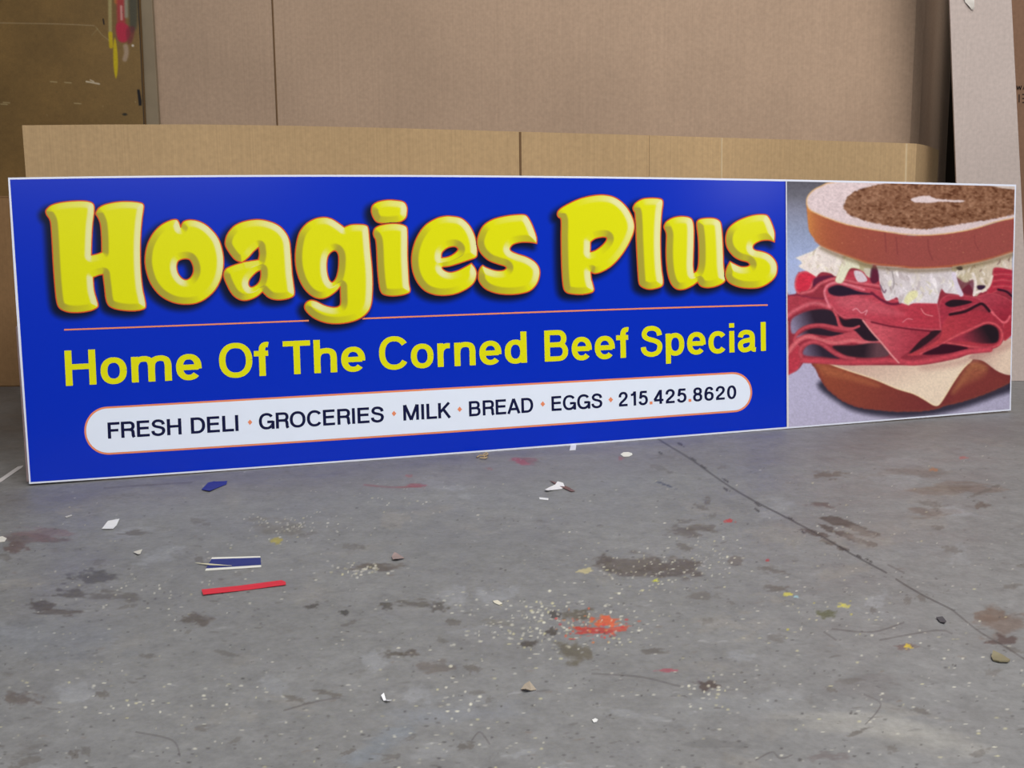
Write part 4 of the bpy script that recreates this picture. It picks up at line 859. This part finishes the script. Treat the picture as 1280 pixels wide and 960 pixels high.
scrap('paper_dot', 'oval cream paper dot on the floor under the word Special', 'scrap', [(775.5,568.5),(779,566),(785,565.6),(790,567),(790.5,569),(786,571),(779.5,571.3)], (226, 224, 212))
scrap('tape_piece', 'small white tape piece sticking out under the edge of the sign', 'tape', [(712,563.5),(713.5,556.5),(720.5,556),(719.5,563)], (222, 222, 226))
scrap('paper_chip', 'pale triangular chip below the four-sided white scrap', 'chip', [(166.5,691),(172,689.5),(178,688.3),(175.5,693.5),(172.5,695)], (202, 198, 188), curl=.002)
scrap('paper_chip', 'curved white chip on the bare floor near the bottom', 'chip', [(476.5,873),(480,871.5),(482.5,876),(489.5,878.5),(484,880),(479.5,877)], (232, 232, 236), curl=.004)
scrap('paint_chip', 'pinkish flake of paint on the floor left of centre', 'chip', [(489.5,697),(493,694),(497,694.5),(505.5,699),(497,702),(491,701.5)], (150, 132, 128), curl=.004)
scrap('paint_chip', 'beige flake with a raised corner below the paint splatter', 'chip', [(651,863),(656,858.5),(662,857.5),(670.5,863),(664,865),(658,867.5)], (160, 148, 132), curl=.005)
scrap('paint_chip', 'olive grey flake at the lower right beside the brown stain', 'chip', [(1239,823),(1241,818),(1252,821),(1262.5,827),(1260,830),(1249,829.5),(1241,827)], (128, 120, 96), lift=.0008, th=.0016, curl=.003)
scrap('paint_chip', 'dark grey flake left of the large brown stain', 'chip', [(1170,773.5),(1178,773),(1183,777.5),(1181,781),(1175,779)], (74, 72, 76), curl=.002)
scrap('paper_strip', 'long white paper strip crossing the floor at the left edge beside the sign', 'strip', [(-30,616),(-2,600.5),(22,584),(29.5,582.6),(27,585.5),(3,602),(-28,620)], (206, 202, 202), lift=.0008)
scrap('paper_chip', 'round cream chip at the far left edge of the floor', 'chip', [(-4,672.5),(3,671),(8.5,673.5),(6,677.5),(-3,678.5)], (214, 210, 200))
scrap('paper_chip', 'thin pale sliver on the floor above the four-sided white scrap', 'chip', [(81,646.5),(89,644),(90.5,645),(83,647.6)], (190, 186, 182))
scrap('paper_chip', 'small white round chip near the bottom, below the beige flake', 'chip', [(740,901),(744,899),(747.5,900.5),(746,903),(742,904)], (224, 224, 222))
scrap('paper_chip', 'long pale chip among the paint splatter', 'chip', [(616,752),(622,751),(628,755),(624,757),(618,754.5)], (214, 208, 190))
# twisted tan scrap with loops
cu = bpy.data.curves.new('twisted_scrap', 'CURVE'); cu.dimensions = '3D'; cu.bevel_depth = .0018; cu.bevel_resolution = 2; s_ = cu.splines.new('POLY')
pts = FLOOR.hit(np.array([596, 600, 604, 608, 610, 608, 604, 606, 609, 607, 600.]), np.array([573, 571.5, 572.5, 571, 569.5, 568.8, 570.5, 573.5, 574, 575.5, 574.2]))
s_.points.add(len(pts)-1); cxy = pts.mean(0)
for i, p in enumerate(pts): s_.points[i].co = (p[0]-cxy[0], p[1]-cxy[1], .0022+.003*abs(math.sin(i*.9)), 1)
tmp = bpy.data.objects.new('tmp', cu); C.objects.link(tmp); bpy.context.view_layer.update()
me = bpy.data.meshes.new_from_object(tmp.evaluated_get(bpy.context.evaluated_depsgraph_get())); bpy.data.objects.remove(tmp)
o = bpy.data.objects.new('twisted_scrap', me); C.objects.link(o); o.location = (cxy[0], cxy[1], FZ); me.materials.clear(); me.materials.append(plain('tan_paper', (172, 150, 116), .7, .2, .1))
tag(o, 'tan twisted scrap with small loops on the floor under the sign', 'scrap')

# ------------------------------------------------------------------ light
wd = bpy.data.worlds.new('world'); sc.world = wd; wd.use_nodes = True
bgn = wd.node_tree.nodes['Background']; bgn.inputs['Color'].default_value = (.90, .95, 1.0, 1); bgn.inputs['Strength'].default_value = .34
_N, _L = wd.node_tree.nodes, wd.node_tree.links          # hall: brighter towards the ceiling, dim near the horizon
_t = _N.new('ShaderNodeTexCoord'); _s = _N.new('ShaderNodeSeparateXYZ'); _m = _N.new('ShaderNodeMapRange')
_L.new(_t.outputs['Generated'], _s.inputs[0]); _L.new(_s.outputs['Z'], _m.inputs['Value'])
for k_, v_ in (('From Min', .12), ('From Max', .7), ('To Min', .10), ('To Max', .52)): _m.inputs[k_].default_value = v_
_L.new(_m.outputs[0], bgn.inputs['Strength'])
def area(name, loc, target, sx_, sy_, power, col=(1, 1, 1)):
    l = bpy.data.lights.new(name, 'AREA'); l.shape = 'RECTANGLE'; l.size = sx_; l.size_y = sy_; l.energy = power; l.color = col
    o = bpy.data.objects.new(name, l); C.objects.link(o); o.location = loc
    o.rotation_euler = (Vector(target)-Vector(loc)).to_track_quat('-Z', 'Y').to_euler(); return o
area('overhead_light', (1.5, -.3, 3.1), (.9, 3.0, .1), 1.8, .8, 88, (1, .96, .93))
area('overhead_light', (.6, -1.6, 3.4), (.3, 2.6, .2), 2.4, .6, 75, (1, .97, .94))
area('overhead_light', (1.5, 2.2, 3.0), (1.15, 3.6, .9), .6, .3, 13, (1, .96, .94))  # added fill, brightens the right part of the rear sheet
area('glare_light', (.5, -3.2, 1.95), (-.6, 2.2, .6), 2.6, .5, 30, (.93, .96, 1))  # added source behind the camera, gives the haze on the sign's upper left
area('glare_light', (6.6, -2.8, 1.9), (.55, 2.5, .6), .5, .7, 14, (.93, .96, 1))  # added source far to the right, for the sign's weaker glare patch
wl = prism('ambient_block_left', [(-2.9, .3, FZ), (-2.9, 4.35, FZ), (-2.9, 4.35, 4.5), (-2.9, .3, 4.5)], (-.1, 0, 0), wall_mat); wl['kind'] = 'structure'  # unseen wall added to cut ambient light at the back left
sc.view_settings.view_transform = 'Standard'; sc.view_settings.look = 'None'; sc.view_settings.exposure = 0; sc.view_settings.gamma = 1
